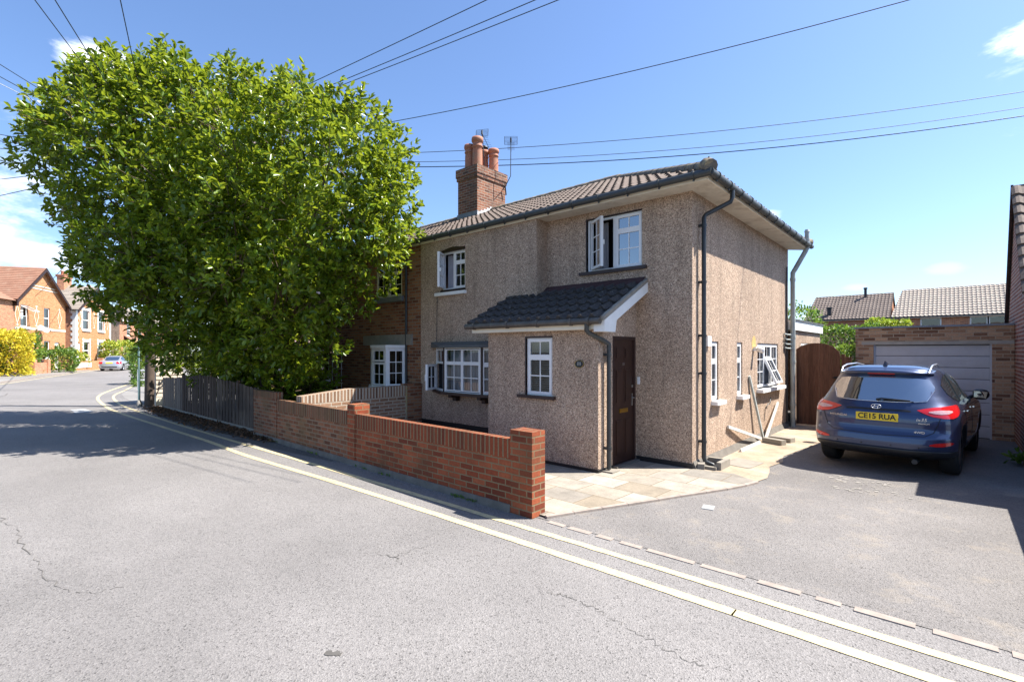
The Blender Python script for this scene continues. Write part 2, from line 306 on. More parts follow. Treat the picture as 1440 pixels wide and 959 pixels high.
# ------------------------------------------------------------------ mesh builder
class Fr:
    """wall frame: origin o, u along the wall (to the right seen from outside), n outward"""
    def __init__(s, o, u, n): s.o = Vector(o); s.u = Vector(u).normalized(); s.n = Vector(n).normalized()
    def p(s, u, v, d=0): return s.o + s.u*u + Vector((0, 0, v)) + s.n*d
class MB:
    def __init__(s): s.v = []; s.f = []; s.mi = []; s.mats = []; s.cur = 0; s.sm = []; s.smooth = False; s.uvq = {}
    def m(s, name):
        if name not in s.mats: s.mats.append(name)
        s.cur = s.mats.index(name); return s
    def add(s, vs, fs, smooth=None):
        b = len(s.v); s.v += [Vector(v) for v in vs]
        for f in fs: s.f.append(tuple(b+i for i in f)); s.mi.append(s.cur); s.sm.append(s.smooth if smooth is None else smooth)
        return s
    def quad(s, *p): return s.add(p, [tuple(range(len(p)))])
    def hexa(s, p): # 8 points: bottom ring 0-3, top ring 4-7
        return s.add(p, [(3, 2, 1, 0), (4, 5, 6, 7), (0, 1, 5, 4), (1, 2, 6, 5), (2, 3, 7, 6), (3, 0, 4, 7)])
    def box(s, x0, x1, y0, y1, z0, z1):
        return s.hexa([(x0, y0, z0), (x1, y0, z0), (x1, y1, z0), (x0, y1, z0), (x0, y0, z1), (x1, y0, z1), (x1, y1, z1), (x0, y1, z1)])
    def fbox(s, F, u0, u1, v0, v1, d0, d1):
        return s.hexa([F.p(u0, v0, d1), F.p(u1, v0, d1), F.p(u1, v0, d0), F.p(u0, v0, d0), F.p(u0, v1, d1), F.p(u1, v1, d1), F.p(u1, v1, d0), F.p(u0, v1, d0)])
    def rbox(s, c, dx, dy, z0, z1, ang):
        ca, sa = math.cos(ang), math.sin(ang); c = Vector(c); P = []
        for z in (z0, z1):
            for a, b in ((-1, -1), (1, -1), (1, 1), (-1, 1)):
                x, y = a*dx/2, b*dy/2; P.append((c.x+x*ca-y*sa, c.y+x*sa+y*ca, z))
        return s.hexa(P)
    def tube(s, pts, r, n=8, cap=True, smooth=True):
        pts = [Vector(p) for p in pts]; rs = r if isinstance(r, (list, tuple)) else [r]*len(pts); vs = []; fs = []; prev = None
        for i, p in enumerate(pts):
            d = (pts[min(i+1, len(pts)-1)]-pts[max(i-1, 0)]).normalized()
            if prev is None:
                a = d.orthogonal().normalized()
            else:
                a = (prev - d*prev.dot(d)).normalized()
            prev = a; b = d.cross(a)
            for k in range(n):
                t = 2*math.pi*k/n; vs.append(p + (a*math.cos(t)+b*math.sin(t))*rs[i])
        for i in range(len(pts)-1):
            for k in range(n): fs.append((i*n+k, i*n+(k+1) % n, (i+1)*n+(k+1) % n, (i+1)*n+k))
        s.add(vs, fs, smooth)
        if cap: s.add([vs[k] for k in range(n)][::-1], [tuple(range(n))], False); s.add(vs[-n:], [tuple(range(n))], False)
        return s
    def lathe(s, c, prof, n=20, axis=Vector((0, 0, 1)), smooth=True):
        axis = Vector(axis).normalized(); a = axis.orthogonal().normalized(); b = axis.cross(a); c = Vector(c); vs = []; fs = []
        for (r, h) in prof:
            for k in range(n):
                t = 2*math.pi*k/n; vs.append(c + axis*h + (a*math.cos(t)+b*math.sin(t))*r)
        for i in range(len(prof)-1):
            for k in range(n): fs.append((i*n+k, i*n+(k+1) % n, (i+1)*n+(k+1) % n, (i+1)*n+k))
        return s.add(vs, fs, smooth)
    def prism(s, poly, z0, z1):
        n = len(poly); vs = [(x, y, z0) for x, y in poly]+[(x, y, z1) for x, y in poly]
        return s.add(vs, [tuple(range(n))[::-1], tuple(range(n, 2*n))]+[(i, (i+1) % n, n+(i+1) % n, n+i) for i in range(n)])
    def fpoly(s, F, pts, d0, d1): # pts (u,v) CCW from outside, extruded d0..d1
        n = len(pts); vs = [F.p(u, v, d1) for u, v in pts]+[F.p(u, v, d0) for u, v in pts]
        return s.add(vs, [tuple(range(n)), tuple(range(n, 2*n))[::-1]]+[(i, n+i, n+(i+1) % n, (i+1) % n) for i in range(n)])
    def wall(s, F, u0, u1, v0, v1, holes=(), reveal=.09):
        """flat sheet with rectangular holes (u0,u1,v0,v1) and their reveals"""
        us = sorted({u0, u1, *[h[0] for h in holes], *[h[1] for h in holes]}); vs = sorted({v0, v1, *[h[2] for h in holes], *[h[3] for h in holes]})
        for i in range(len(us)-1):
            for j in range(len(vs)-1):
                a, b = (us[i]+us[i+1])/2, (vs[j]+vs[j+1])/2
                if any(h[0] < a < h[1] and h[2] < b < h[3] for h in holes): continue
                s.quad(F.p(us[i], vs[j]), F.p(us[i+1], vs[j]), F.p(us[i+1], vs[j+1]), F.p(us[i], vs[j+1]))
        for h in holes:
            a, b, c, e = h
            s.quad(F.p(a, c), F.p(b, c), F.p(b, c, -reveal), F.p(a, c, -reveal)); s.quad(F.p(a, e, -reveal), F.p(b, e, -reveal), F.p(b, e), F.p(a, e))
            s.quad(F.p(a, c, -reveal), F.p(a, e, -reveal), F.p(a, e), F.p(a, c)); s.quad(F.p(b, c), F.p(b, e), F.p(b, e, -reveal), F.p(b, c, -reveal))
        return s
    def build(s, name, parent=None, loc=None, mat=None):
        me = bpy.data.meshes.new(name)
        o = bpy.data.objects.new(name, me)
        base = Vector(loc) if loc is not None else (Vector(parent['_b']) if parent is not None and '_b' in parent else Vector((0, 0, 0)))
        if mat and not s.mats: s.mats = [mat]
        me.from_pydata([tuple(v-base) for v in s.v], [], s.f)
        for n in (s.mats or [mat]): me.materials.append(M[n])
        me.polygons.foreach_set('material_index', s.mi); me.polygons.foreach_set('use_smooth', s.sm)
        uv = me.uv_layers.new(name='UVMap'); Z = Vector((0, 0, 1))
        for p in me.polygons:
            nn = p.normal
            if abs(nn.z) > .95: t = Vector((1, 0, 0)); b = Vector((0, 1, 0))
            else:
                t = Z.cross(nn).normalized(); b = nn.cross(t)
                if abs(nn.z) < .3: b = Z
            for li in p.loop_indices:
                co = me.vertices[me.loops[li].vertex_index].co + base; uv.data[li].uv = (co.dot(t), co.dot(b))
        me.update(); COL.objects.link(o)
        if parent is not None: o.parent = parent
        elif loc is not None: o.location = base
        o['_b'] = tuple(base)
        return o
def thing(name, label, cat, loc, group=None):
    o = bpy.data.objects.new(name, None); COL.objects.link(o); o.location = loc; o['_b'] = tuple(loc); o.empty_display_size = .2
    o['label'] = label; o['category'] = cat
    if group: o['group'] = group
    return o
def tag(o, label, cat, group=None):
    o['label'] = label; o['category'] = cat
    if group: o['group'] = group
    return o
def struct(mb, name, mat=None, kind='structure', loc=None):
    o = mb.build(name, None, loc, mat); o['kind'] = kind; return o
def box(name, parent, mat, *a): return MB().m(mat).box(*a).build(name, parent)

def text(name, s, size, F, u, v, d, mat, parent, extrude=.002, align='CENTER', sx=1.0, bold=0.0, slant=0.0):
    cu = bpy.data.curves.new(name, 'FONT'); cu.body = s; cu.size = size; cu.extrude = extrude; cu.align_x = align; cu.align_y = 'CENTER'; cu.offset = bold; cu.shear = slant
    to = bpy.data.objects.new(name+'_tmp', cu); COL.objects.link(to); bpy.context.view_layer.update()
    me = bpy.data.meshes.new_from_object(to.evaluated_get(bpy.context.evaluated_depsgraph_get())); bpy.data.objects.remove(to); bpy.data.curves.remove(cu)
    base = Vector(parent['_b']); up = Vector((0, 0, 1))
    if hasattr(F, 'up'): up = F.up
    for vt in me.vertices:
        c = vt.co.copy(); vt.co = F.o + F.u*(u+c.x*sx) + up*(v+c.y) + F.n*(d+c.z) - base
    me.materials.clear(); me.materials.append(M[mat]); me.name = name
    o = bpy.data.objects.new(name, me); COL.objects.link(o); o.parent = parent; o['_b'] = tuple(base); return o

def tiles(mb, O, U, V, Nn, vlen, ulo, uhi, tw=.3, row=.33, amp=.022, step=.028, ns=6, jit=0.0):
    """profiled roof tiles laid in courses on a plane; ulo/uhi give the edges at height v up the slope"""
    O = Vector(O); U = Vector(U).normalized(); V = Vector(V).normalized(); Nn = Vector(Nn).normalized()
    nr = max(1, round(vlen/row)); rw = vlen/nr
    prof = [math.sin(math.pi*2*k/ns)*amp if k/ns < .5 else -.25*amp*math.sin(math.pi*2*(k/ns-.5)) for k in range(ns)]
    for i in range(nr):
        v0, v1 = i*rw, (i+1)*rw; vm = (v0+v1)/2
        lo = min(ulo(v0), ulo(v1)); hi = max(uhi(v0), uhi(v1)); k0 = math.floor(lo/tw*ns); k1 = math.ceil(hi/tw*ns)
        vs = []; fs = []
        off = (i % 2)*(ns//2) if jit else 0
        for k in range(k0, k1+1):
            h = prof[(k+off) % ns]; u = k*tw/ns
            ua = min(max(u, ulo(v0)), uhi(v0)); ub = min(max(u, ulo(v1)), uhi(v1))
            vs += [O+U*ua+V*(v0-.01)+Nn*(h*.2), O+U*ua+V*(v0-.01)+Nn*(h+step), O+U*ub+V*v1+Nn*h]
        for k in range(k1-k0):
            a = k*3; fs += [(a, a+3, a+4, a+1), (a+1, a+4, a+5, a+2)]
        mb.add(vs, fs, False)
    return mb

def leaves(name, parent, pos, axis, length, width, mat, fold=.35, jitter=.5, kind=None, base=None, loc=None):
    """one mesh of folded two-quad leaves; pos, axis are (n,3) arrays; each leaf has a random shade"""
    n = len(pos); pos = np.asarray(pos, float); axis = np.asarray(axis, float) + RNG.normal(0, jitter, (n, 3)); axis /= np.linalg.norm(axis, axis=1)[:, None]
    up = np.tile([0, 0, 1.0], (n, 1)) + RNG.normal(0, .55, (n, 3)); side = np.cross(axis, up); side /= np.linalg.norm(side, axis=1)[:, None]+1e-9; nor = np.cross(side, axis)
    L_ = (length*RNG.uniform(.7, 1.2, n))[:, None]; W_ = (width*RNG.uniform(.75, 1.2, n))[:, None]*.5
    p0 = pos; p3 = pos+axis*L_ - nor*L_*.12
    a1 = pos+axis*L_*.3+side*W_*.85+nor*W_*fold; a2 = pos+axis*L_*.68+side*W_*.95+nor*W_*fold; b1 = pos+axis*L_*.3-side*W_*.85+nor*W_*fold; b2 = pos+axis*L_*.68-side*W_*.95+nor*W_*fold
    V = np.stack([p0, a1, a2, p3, b2, b1], 1).reshape(-1, 3)
    b = np.array(loc if loc is not None else (parent['_b'] if parent is not None else (0, 0, 0))); V = V-b
    idx = (np.arange(n)*6)[:, None]; Fc = np.concatenate([idx+np.array([0, 1, 2, 3]), idx+np.array([0, 3, 4, 5])], 1).reshape(-1)
    me = bpy.data.meshes.new(name); me.vertices.add(n*6); me.vertices.foreach_set('co', V.ravel()); me.loops.add(n*8); me.loops.foreach_set('vertex_index', Fc.astype(np.int32))
    me.polygons.add(n*2); me.polygons.foreach_set('loop_start', np.arange(n*2, dtype=np.int32)*4); me.polygons.foreach_set('loop_total', np.full(n*2, 4, np.int32))
    me.update(calc_edges=True); at = me.attributes.new('rnd', 'FLOAT', 'FACE'); at.data.foreach_set('value', np.repeat(RNG.uniform(0, 1, n)**1.2, 2).astype(np.float32))
    me.materials.append(M[mat]); me.validate()
    o = bpy.data.objects.new(name, me); COL.objects.link(o)
    if parent is not None: o.parent = parent
    elif loc is not None: o.location = loc
    o['_b'] = tuple(b); return o
def blobpts(c, r, n, shell=.55, squash=(1, 1, 1)):
    d = RNG.normal(size=(n, 3)); d /= np.linalg.norm(d, axis=1)[:, None]; rr = r*RNG.uniform(shell, 1, n)[:, None]; return np.array(c)+d*rr*np.array(squash), d
# ------------------------------------------------------------------ window and door helpers
def ring(mb, F, u0, u1, v0, v1, w, d0, d1):
    mb.fbox(F, u0, u0+w, v0, v1, d0, d1); mb.fbox(F, u1-w, u1, v0, v1, d0, d1)
    mb.fbox(F, u0+w, u1-w, v0, v0+w, d0, d1); mb.fbox(F, u0+w, u1-w, v1-w, v1, d0, d1)
def light(mb, pb, F, u0, u1, v0, v1, c, r, fw=.045, d=-.1, bar=.018, proud=.02):
    ring(mb, F, u0, u1, v0, v1, fw, d-.03, d+proud)
    a, b, e, g = u0+fw, u1-fw, v0+fw, v1-fw
    for i in range(1, c): x = a+(b-a)*i/c; mb.fbox(F, x-bar/2, x+bar/2, e, g, d-.012, d+.008)
    for j in range(1, r):
        y = e+(g-e)*j/r
        for i in range(c):
            x0 = a+(b-a)*i/c+(bar/2 if i else 0); x1 = a+(b-a)*(i+1)/c-(bar/2 if i < c-1 else 0); mb.fbox(F, x0, x1, y-bar/2, y+bar/2, d-.0115, d+.0075)
    pb.quad(F.p(a, e, d), F.p(b, e, d), F.p(b, g, d), F.p(a, g, d))
def window(parent, F, u0, u1, v0, v1, lights, d=-.1, fw=.04, frame='upvc', glass='glass', opens=(), backing='dark_interior', label=None, bars=()):
    wm = MB().m(frame); ring(wm, F, u0, u1, v0, v1, fw, d-.04, d+.01); pb = MB().m(glass)
    for (a, b, c_, e, cc, rr) in lights: light(wm, pb, F, a, b, c_, e, cc, rr, d=d)
    for (a, b, c_, e) in bars: wm.fbox(F, a, b, c_, e, d-.035, d+.012)
    W = wm.build('window', parent)
    if label: W['label'] = label
    pb.build('pane', W)
    for (F2, a, b, c_, e, cc, rr) in opens:
        sm = MB().m(frame); p2 = MB().m(glass); light(sm, p2, F2, a, b, c_, e, cc, rr, d=0); sm.m('white_paint').fbox(F2, b-.03, b-.015, (c_+e)/2-.05, (c_+e)/2+.03, -.06, -.03)
        sm.build('sash', W); p2.build('pane', W)
    if backing:
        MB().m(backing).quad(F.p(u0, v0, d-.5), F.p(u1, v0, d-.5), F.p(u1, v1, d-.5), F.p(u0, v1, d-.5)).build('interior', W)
    return W
def folds(parent, F, u0, u1, v0, v1, d, amp=.02, pitch=.09, mat='curtain', name='curtain'):
    mb = MB().m(mat); n = max(4, int((u1-u0)/pitch*6)); vs = []; fs = []; mb.smooth = True
    for i in range(n+1):
        u = u0+(u1-u0)*i/n; dd = d+amp*math.sin(i/n*(u1-u0)/pitch*2*math.pi+.7*math.sin(i*.37)); vs += [F.p(u, v0, dd), F.p(u, v1, dd)]
    for i in range(n): fs.append((2*i, 2*i+2, 2*i+3, 2*i+1))
    mb.add(vs, fs); return mb.build(name, parent)
def swing(F, u, d, ang, left=True):
    """frame of a sash hinged at u on wall frame F, opened outwards by ang degrees"""
    c, s_ = math.cos(R(ang)), math.sin(R(ang)); uu = (F.u*c + F.n*s_) if left else (F.u*c - F.n*s_); nn = (F.n*c - F.u*s_) if left else (F.n*c + F.u*s_)
    return Fr(F.p(u, 0, d), uu, nn)

F0 = Fr((0, 0, 0), (1, 0, 0), (0, -1, 0)); F1 = Fr((0, -.33, 0), (1, 0, 0), (0, -1, 0)); FS = Fr((0, 0, 0), (0, 1, 0), (1, 0, 0))
FP = Fr((0, -1.21, 0), (1, 0, 0), (0, -1, 0)); FD = Fr((-.95, 0, 0), (0, 1, 0), (1, 0, 0))
# ------------------------------------------------------------------ pebbledashed house
H = thing('pebbledash_house', 'pebbledashed two-storey house with lean-to porch and brown front door', 'house', (0, 0, 0))
ZS = 4.35
wu = [(-1.94, -.85, 3.28, 4.22), ]
wl = [(-5.6, -4.8, 3.18, 4.12)]
ws = [(.83, 1.16, 1.01, 2.02), (2.16, 2.48, 1.01, 2.02), (3.47, 5.11, 1.06, 2.02)]
m = MB().m('pebbledash'); m.wall(F0, -2.84, 0, 0, ZS+.1, wu, .1); m.wall(F1, -6.32, -2.84, 0, ZS+.08, wl+[(-5.7, -3.5, 1.0, 1.92)], .12)
m.quad((-2.84, -.33, 0), (-2.84, 0, 0), (-2.84, 0, ZS+.08), (-2.84, -.33, ZS+.08))
m.wall(FS, 0, 6.05, 0, ZS+.1, ws, .07); m.wall(Fr((0, 6.05, 0), (-1, 0, 0), (0, 1, 0)), 0, 6.32, 0, ZS+.1)
m.build('wall', H)
MB().m('plinth_black').fbox(F0, -.95, .014, 0, .1, 0, .014).build('plinth', H); MB().m('plinth_black').fbox(F1, -6.32, -3.26, 0, .28, 0, .015).build('plinth', H)
m = MB().m('plinth_grey'); m.hexa([(0, .02, 0), (.07, .02, 0), (.07, 6.05, 0), (0, 6.05, 0), (0, .02, .13), (.004, .02, .13), (.004, 6.05, .13), (0, 6.05, .13)]); o = m.build('plinth', H); o['label'] = 'grey sloping cement plinth'
# soffit, fascia
EO = .36
m = MB().m('soffit_paint'); m.quad((-6.32, -EO, ZS), (-6.32, 0, ZS), (0, 0, ZS), (EO, -EO, ZS)); m.quad((EO, -EO, ZS), (0, 0, ZS), (0, 6.05, ZS), (EO, 6.05+EO, ZS)); m.build('soffit', H)
m = MB().m('fascia_cream'); m.box(-6.32, EO+.02, -EO-.02, -EO, ZS-.005, ZS+.125); m.box(EO, EO+.02, -EO, 6.4, ZS-.005, ZS+.125); m.build('fascia', H)
GZ = ZS+.075
def gutter(parent, pts, r=.055, mat='gutter_grey', brk=None):
    mb = MB().m(mat); mb.tube(pts, r, 12)
    a, b = Vector(pts[0]), Vector(pts[-1]); n = int((b-a).length/(brk or .55))
    for i in range(n+1):
        p = a+(b-a)*((i+.5)/(n+1)); d = (b-a).normalized()*.012; mb.tube([p-d, p+d], r+.012, 12); mb.tube([p-Vector((0, 0, .04)), p-Vector((0, 0, .085))], .016, 6)
    return mb.build('gutter', parent)
gutter(H, [(-6.5, -EO-.08, GZ), (EO+.1, -EO-.08, GZ)]); gutter(H, [(EO+.08, -EO-.1, GZ), (EO+.08, 6.42, GZ)])
# main roof
TH = math.atan2(1.56, 3.44); CT, ST = math.cos(TH), math.sin(TH); VL = 3.44/CT
m = MB().m('tile_main'); tiles(m, (-6.32, -.42, 4.47), (1, 0, 0), (0, CT, ST), (0, -ST, CT), VL, lambda v: 0, lambda v: 6.74-v*CT, tw=.165, amp=.026, step=.03)
tiles(m, (.42, -.42, 4.47), (0, 1, 0), (-CT, 0, ST), (ST, 0, CT), VL, lambda v: v*CT, lambda v: 6.89-v*CT, tw=.165, amp=.026)
tiles(m, (.42, 6.47, 4.47), (-1, 0, 0), (0, -CT, ST), (0, ST, CT), VL, lambda v: v*CT, lambda v: 6.74, tw=.3, amp=.03)
roof = m.build('roof', H)
m = MB().m('tile_main'); a = (.4, -.4, 4.45); b = (.4, 6.45, 4.45); c = (-3.0, 3.02, 5.99); d = (-6.32, 3.02, 5.99); m.quad((-6.32, -.4, 4.45), a, c, d); m.quad(a, b, c); m.quad(b, (-6.32, 6.45, 4.45), d, c); m.build('roof_underlay', roof)
def ridge(parent, a, b, r=.115, L_=.42, mat='tile_ridge', name='ridge_tile', n=10):
    a, b = Vector(a), Vector(b); k = max(1, round((b-a).length/L_)); mb = MB().m(mat)
    for i in range(k):
        p = a+(b-a)*(i/k); q = a+(b-a)*((i+1.04)/k); mb.tube([p, q], [r*1.06, r*.98], n)
    return mb.build(name, parent)
ridge(roof, (-6.32, 3.02, 6.0), (-2.95, 3.02, 6.0)); ridge(roof, (.4, -.4, 4.5), (-3.0, 3.02, 6.0), .1, .33)
ridge(roof, (.4, 6.45, 4.5), (-3.0, 3.02, 6.0), .12)
MB().m('tile_ridge').tube([(.4, -.4, 4.5), (.4, -.4, 4.66)], [.02, .012], 6).tube([(.35, -.35, 4.55), (.45, -.45, 4.5)], [.12, .1], 10).build('hip_end', roof)
# upstairs front windows
Fw = swing(F0, -1.87, -.06, 36)
W = window(H, F0, -1.94, -.85, 3.28, 4.22, [(-1.36, -.88, 3.30, 3.93, 2, 2), (-1.36, -.88, 3.93, 4.20, 2, 1)], d=-.06, glass='glass_sky', opens=[(Fw, 0, .46, 3.32, 4.19, 2, 3)], bars=[(-1.42, -1.36, 3.3, 4.2)])
folds(W, F0, -1.9, -1.62, 3.3, 4.18, -.22, .02, .08)
MB().m('frame_brown').fbox(F0, -1.955, -.84, 4.22, 4.235, -.08, .004).fbox(F0, -1.955, -1.94, 3.28, 4.22, -.08, .004).build('window_surround', W)
MB().m('sill_brown').fbox(F0, -2.08, -.76, 3.225, 3.28, -.1, .05).build('sill', W)
Fw = swing(F1, -5.55, -.04, 60)
W = window(H, F1, -5.6, -4.8, 3.22, 4.06, [(-5.2, -4.82, 3.24, 3.80, 2, 2), (-5.2, -4.82, 3.80, 4.04, 2, 1)], d=-.07, glass='glass_dark', opens=[(Fw, 0, .36, 3.26, 4.03, 2, 3)], bars=[(-5.24, -5.2, 3.24, 4.04)])
folds(W, F1, -5.57, -5.0, 3.25, 4.02, -.2, .025, .09)
MB().m('sill_brown').fbox(F1, -5.62, -4.79, 3.17, 3.22, -.1, .003).build('window_surround', W); m = MB(); n = 10
arch = [(-5.6, 4.06)]+[(-4.8, 4.06)]+[(-4.8-.8*i/n, 4.08+.07*math.sin(math.pi*i/n)) for i in range(n+1)]
m.m('frame_brown').fpoly(F1, arch, -.09, .004); m.build('window_surround', W)
MB().m('white_paint').fbox(F1, -5.75, -4.76, 3.09, 3.16, -.05, .07).build('sill', W)
MB().m('pipe_dark').tube([(-5.72, -.337, 3.08), (-5.74, -.337, 2.2), (-5.76, -.337, 2.03)], .006, 5).build('cable', H)
# bay window
B = MB().m('dark_interior'); pts = [(-5.76, -.335), (-5.14, -.62), (-4.04, -.62), (-3.44, -.335)]
bay = MB().m('frame_brown')
bay.prism([(-5.9, -.332), (-5.2, -.70), (-3.98, -.70), (-3.32, -.332)], .93, .985); bay.m('lead_dark')
bay.add([(-5.95, -.332, 1.93), (-5.22, -.72, 1.93), (-3.96, -.72, 1.93), (-3.28, -.332, 1.93), (-5.95, -.332, 2.06), (-5.22, -.72, 1.97), (-3.96, -.72, 1.97), (-3.28, -.332, 2.06)], [(3, 2, 1, 0), (4, 5, 6, 7), (0, 1, 5, 4), (1, 2, 6, 5), (2, 3, 7, 6), (3, 0, 4, 7)])
bay = bay.build('bay_window', H)
def facet(a, b): a, b = Vector((*a, 0)), Vector((*b, 0)); u = (b-a).normalized(); return Fr(a, u, Vector((u.y, -u.x, 0))), (b-a).length
Fb, Lb = facet(pts[1], pts[2]); wm = MB().m('upvc'); pb = MB().m('glass')
for k in range(2):
    light(wm, pb, Fb, .03+k*(Lb-.06)/2, .03+(k+1)*(Lb-.06)/2, 1.0, 1.60, 2, 2, d=-.02, fw=.035); light(wm, pb, Fb, .03+k*(Lb-.06)/2, .03+(k+1)*(Lb-.06)/2, 1.60, 1.91, 2, 1, d=-.02, fw=.035)
ring(wm, Fb, 0, Lb, .985, 1.925, .03, -.06, 0); folds(bay, Fb, .05, Lb-.05, 1.0, 1.9, -.13, .022, .12)
Fl, Ll = facet(pts[0], pts[1]); ring(wm, Fl, 0, Ll, .985, 1.925, .035, -.06, 0); light(wm, pb, Fl, .04, Ll-.04, 1.58, 1.91, 2, 1, d=-.02)
Fr_, Lr = facet(pts[2], pts[3]); ring(wm, Fr_, 0, Lr, .985, 1.925, .03, -.06, 0); light(wm, pb, Fr_, .03, Lr-.03, 1.0, 1.58, 2, 2, d=-.02); light(wm, pb, Fr_, .03, Lr-.03, 1.58, 1.91, 2, 1, d=-.02)
wm.m('frame_brown'); wm.fbox(Fb, -.045, .0, .985, 1.925, -.05, .004); wm.fbox(Fb, Lb, Lb+.045, .985, 1.925, -.05, .004)
wm.build('frame', bay); pb.build('pane', bay)
Fo = Fr(Fl.p(.02, 0, .0), (math.cos(R(68)), -math.sin(R(68)), 0), (-math.sin(R(68)), -math.cos(R(68)), 0)); Fo = Fr(Fl.p(.02, 0, 0), (math.cos(R(-68)), math.sin(R(-68)), 0), (math.sin(R(-68)), -math.cos(R(-68)), 0))
sm = MB().m('upvc'); p2 = MB().m('glass'); light(sm, p2, Fo, 0, .46, 1.0, 1.56, 2, 2, d=0); sm.m('white_paint').fbox(Fo, .42, .44, 1.2, 1.34, .02, .05); sm.build('sash', bay); p2.build('pane', bay)
folds(bay, Fl, .05, Ll-.05, 1.0, 1.9, -.12, .02, .12); folds(bay, Fr_, .05, Lr-.05, 1.0, 1.9, -.12, .02, .12)
m = MB().m('sill_brown')
for x in (-5.02, -4.14): MB().m('sill_brown').box(x-.05, x+.05, -.58, -.335, .86, .93).box(x-.05, x+.05, -.45, -.335, .78, .861).build('bracket', bay)
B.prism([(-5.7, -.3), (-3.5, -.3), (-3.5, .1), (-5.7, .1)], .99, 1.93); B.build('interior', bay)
# porch
m = MB().m('pebbledash'); m.wall(FP, -3.25, -.95, 0, 2.24, [(-2.36, -1.81, 1.10, 2.09)], .07)
m.quad((-3.25, -.33, 0), (-3.25, -1.21, 0), (-3.25, -1.21, 2.24), (-3.25, -.33, 2.66))
m.wall(FD, -1.21, 0, 0, 2.2, [(-.79, -.03, 0, 2.09)], .05); m.quad((-.95, -1.21, 2.2), (-.95, 0, 2.2), (-.95, 0, 2.92), (-.95, -1.21, 2.26))
porch = m.build('porch', H)
MB().m('plinth_black').fbox(FP, -3.25, -.936, 0, .07, 0, .014).build('plinth', porch); MB().m('plinth_black').fbox(FD, -1.21, -.8, 0, .07, 0, .014).build('plinth', porch)
W = window(H, FP, -2.36, -1.81, 1.12, 2.07, [(-2.33, -1.84, 1.14, 1.75, 2, 2), (-2.33, -1.84, 1.75, 2.05, 2, 1)], d=-.04, glass='glass', backing=None)
MB().m('frame_brown').fbox(FP, -2.385, -2.36, 1.10, 2.10, -.06, .004).fbox(FP, -2.36, -1.80, 2.07, 2.10, -.06, .004).build('window_surround', W)
MB().m('sill_brown').fbox(FP, -2.52, -1.74, 1.07, 1.12, -.05, .06).build('sill', W)
m = MB().m('blind')
for i in range(27):
    z = 1.13+i*.035; m.hexa([FP.p(-2.33, z, -.1), FP.p(-1.84, z, -.1), FP.p(-1.84, z+.012, -.13), FP.p(-2.33, z+.012, -.13), FP.p(-2.33, z+.003, -.1), FP.p(-1.84, z+.003, -.1), FP.p(-1.84, z+.015, -.13), FP.p(-2.33, z+.015, -.13)])
m.build('blind', W); MB().m('dark_interior').quad(FP.p(-2.36, 1.1, -.3), FP.p(-1.81, 1.1, -.3), FP.p(-1.81, 2.1, -.3), FP.p(-2.36, 2.1, -.3)).build('interior', W)
# porch roof
PTH = math.atan2(.70, 1.40); PC, PS = math.cos(PTH), math.sin(PTH); PL = 1.4/PC
m = MB().m('tile_porch'); tiles(m, (-3.58, -1.40, 2.33), (1, 0, 0), (0, PC, PS), (0, -PS, PC), PL*.93, lambda v: 0 if v*PC < 1.07 else .74, lambda v: 2.79, tw=.2, row=.27, amp=.042, step=.045)
pr = m.build('porch_roof', H)
MB().m('tile_porch').quad((-3.56, -1.38, 2.30), (-.8, -1.38, 2.30), (-.8, 0, 2.99), (-3.56, 0, 2.99)).build('roof_underlay', pr)
MB().m('tile_porch_top').add([(-2.84, -.16, 2.97), (-.78, -.16, 2.97), (-.78, -.004, 3.09), (-2.84, -.004, 3.09)], [(0, 1, 2, 3)]).build('flashing', pr)
m = MB().m('concrete'); m.add([(-.80, -1.4, 2.30), (-.74, -1.4, 2.30), (-.74, 0, 3.0), (-.80, 0, 3.0), (-.80, -1.4, 2.36), (-.74, -1.4, 2.36), (-.74, 0, 3.06), (-.80, 0, 3.06)], [(3, 2, 1, 0), (4, 5, 6, 7), (0, 1, 5, 4), (1, 2, 6, 5), (2, 3, 7, 6), (3, 0, 4, 7)]); m.build('verge', pr)
m = MB().m('white_paint'); FV = Fr((-.77, 0, 0), (0, 1, 0), (1, 0, 0))
m.fpoly(FV, [(-1.37, 2.14), (-1.06, 2.14), (-1.02, 2.32), (0, 2.83), (0, 2.99), (-1.37, 2.305)], -.16, .025); m.build('bargeboard', pr)
MB().m('fascia_cream').box(-3.52, -.93, -1.36, -1.34, 2.18, 2.31).build('fascia', pr)
MB().m('soffit_paint').box(-3.5, -.95, -1.34, -1.2, 2.175, 2.185).build('soffit', pr)
m = MB().m('gutter_brown'); m.tube([(-3.62, -1.42, 2.295), (-.79, -1.42, 2.295)], .05, 12)
for x in (-3.4, -2.6, -1.95, -1.3, -.98): m.tube([(x-.02, -1.42, 2.295), (x+.02, -1.42, 2.295)], .062, 12)
g = m.build('gutter', pr)
m = MB().m('gutter_grey'); m.tube([(-1.02, -1.42, 2.27), (-1.02, -1.42, 2.16), (-1.0, -1.38, 2.12), (-.9, -1.1, 2.0), (-.88, -1.02, 1.96), (-.88, -1.02, 1.88)], .036, 10); m.m('pipe_dark').tube([(-.88, -1.02, 1.94), (-.88, -1.02, .06)], .034, 10)
for z in (1.8, .38): m.tube([(-.88, -1.02, z-.02), (-.88, -1.02, z+.02)], .044, 10); m.box(-.95, -.88, -1.07, -1.05, z-.02, z+.02)
o = m.build('downpipe', H)
m = MB().m('concrete'); m.box(-1.0, -.76, -1.12, -.9, .0, .045); o = m.build('gully', H); o['label'] = 'square drain gully under the porch downpipe'
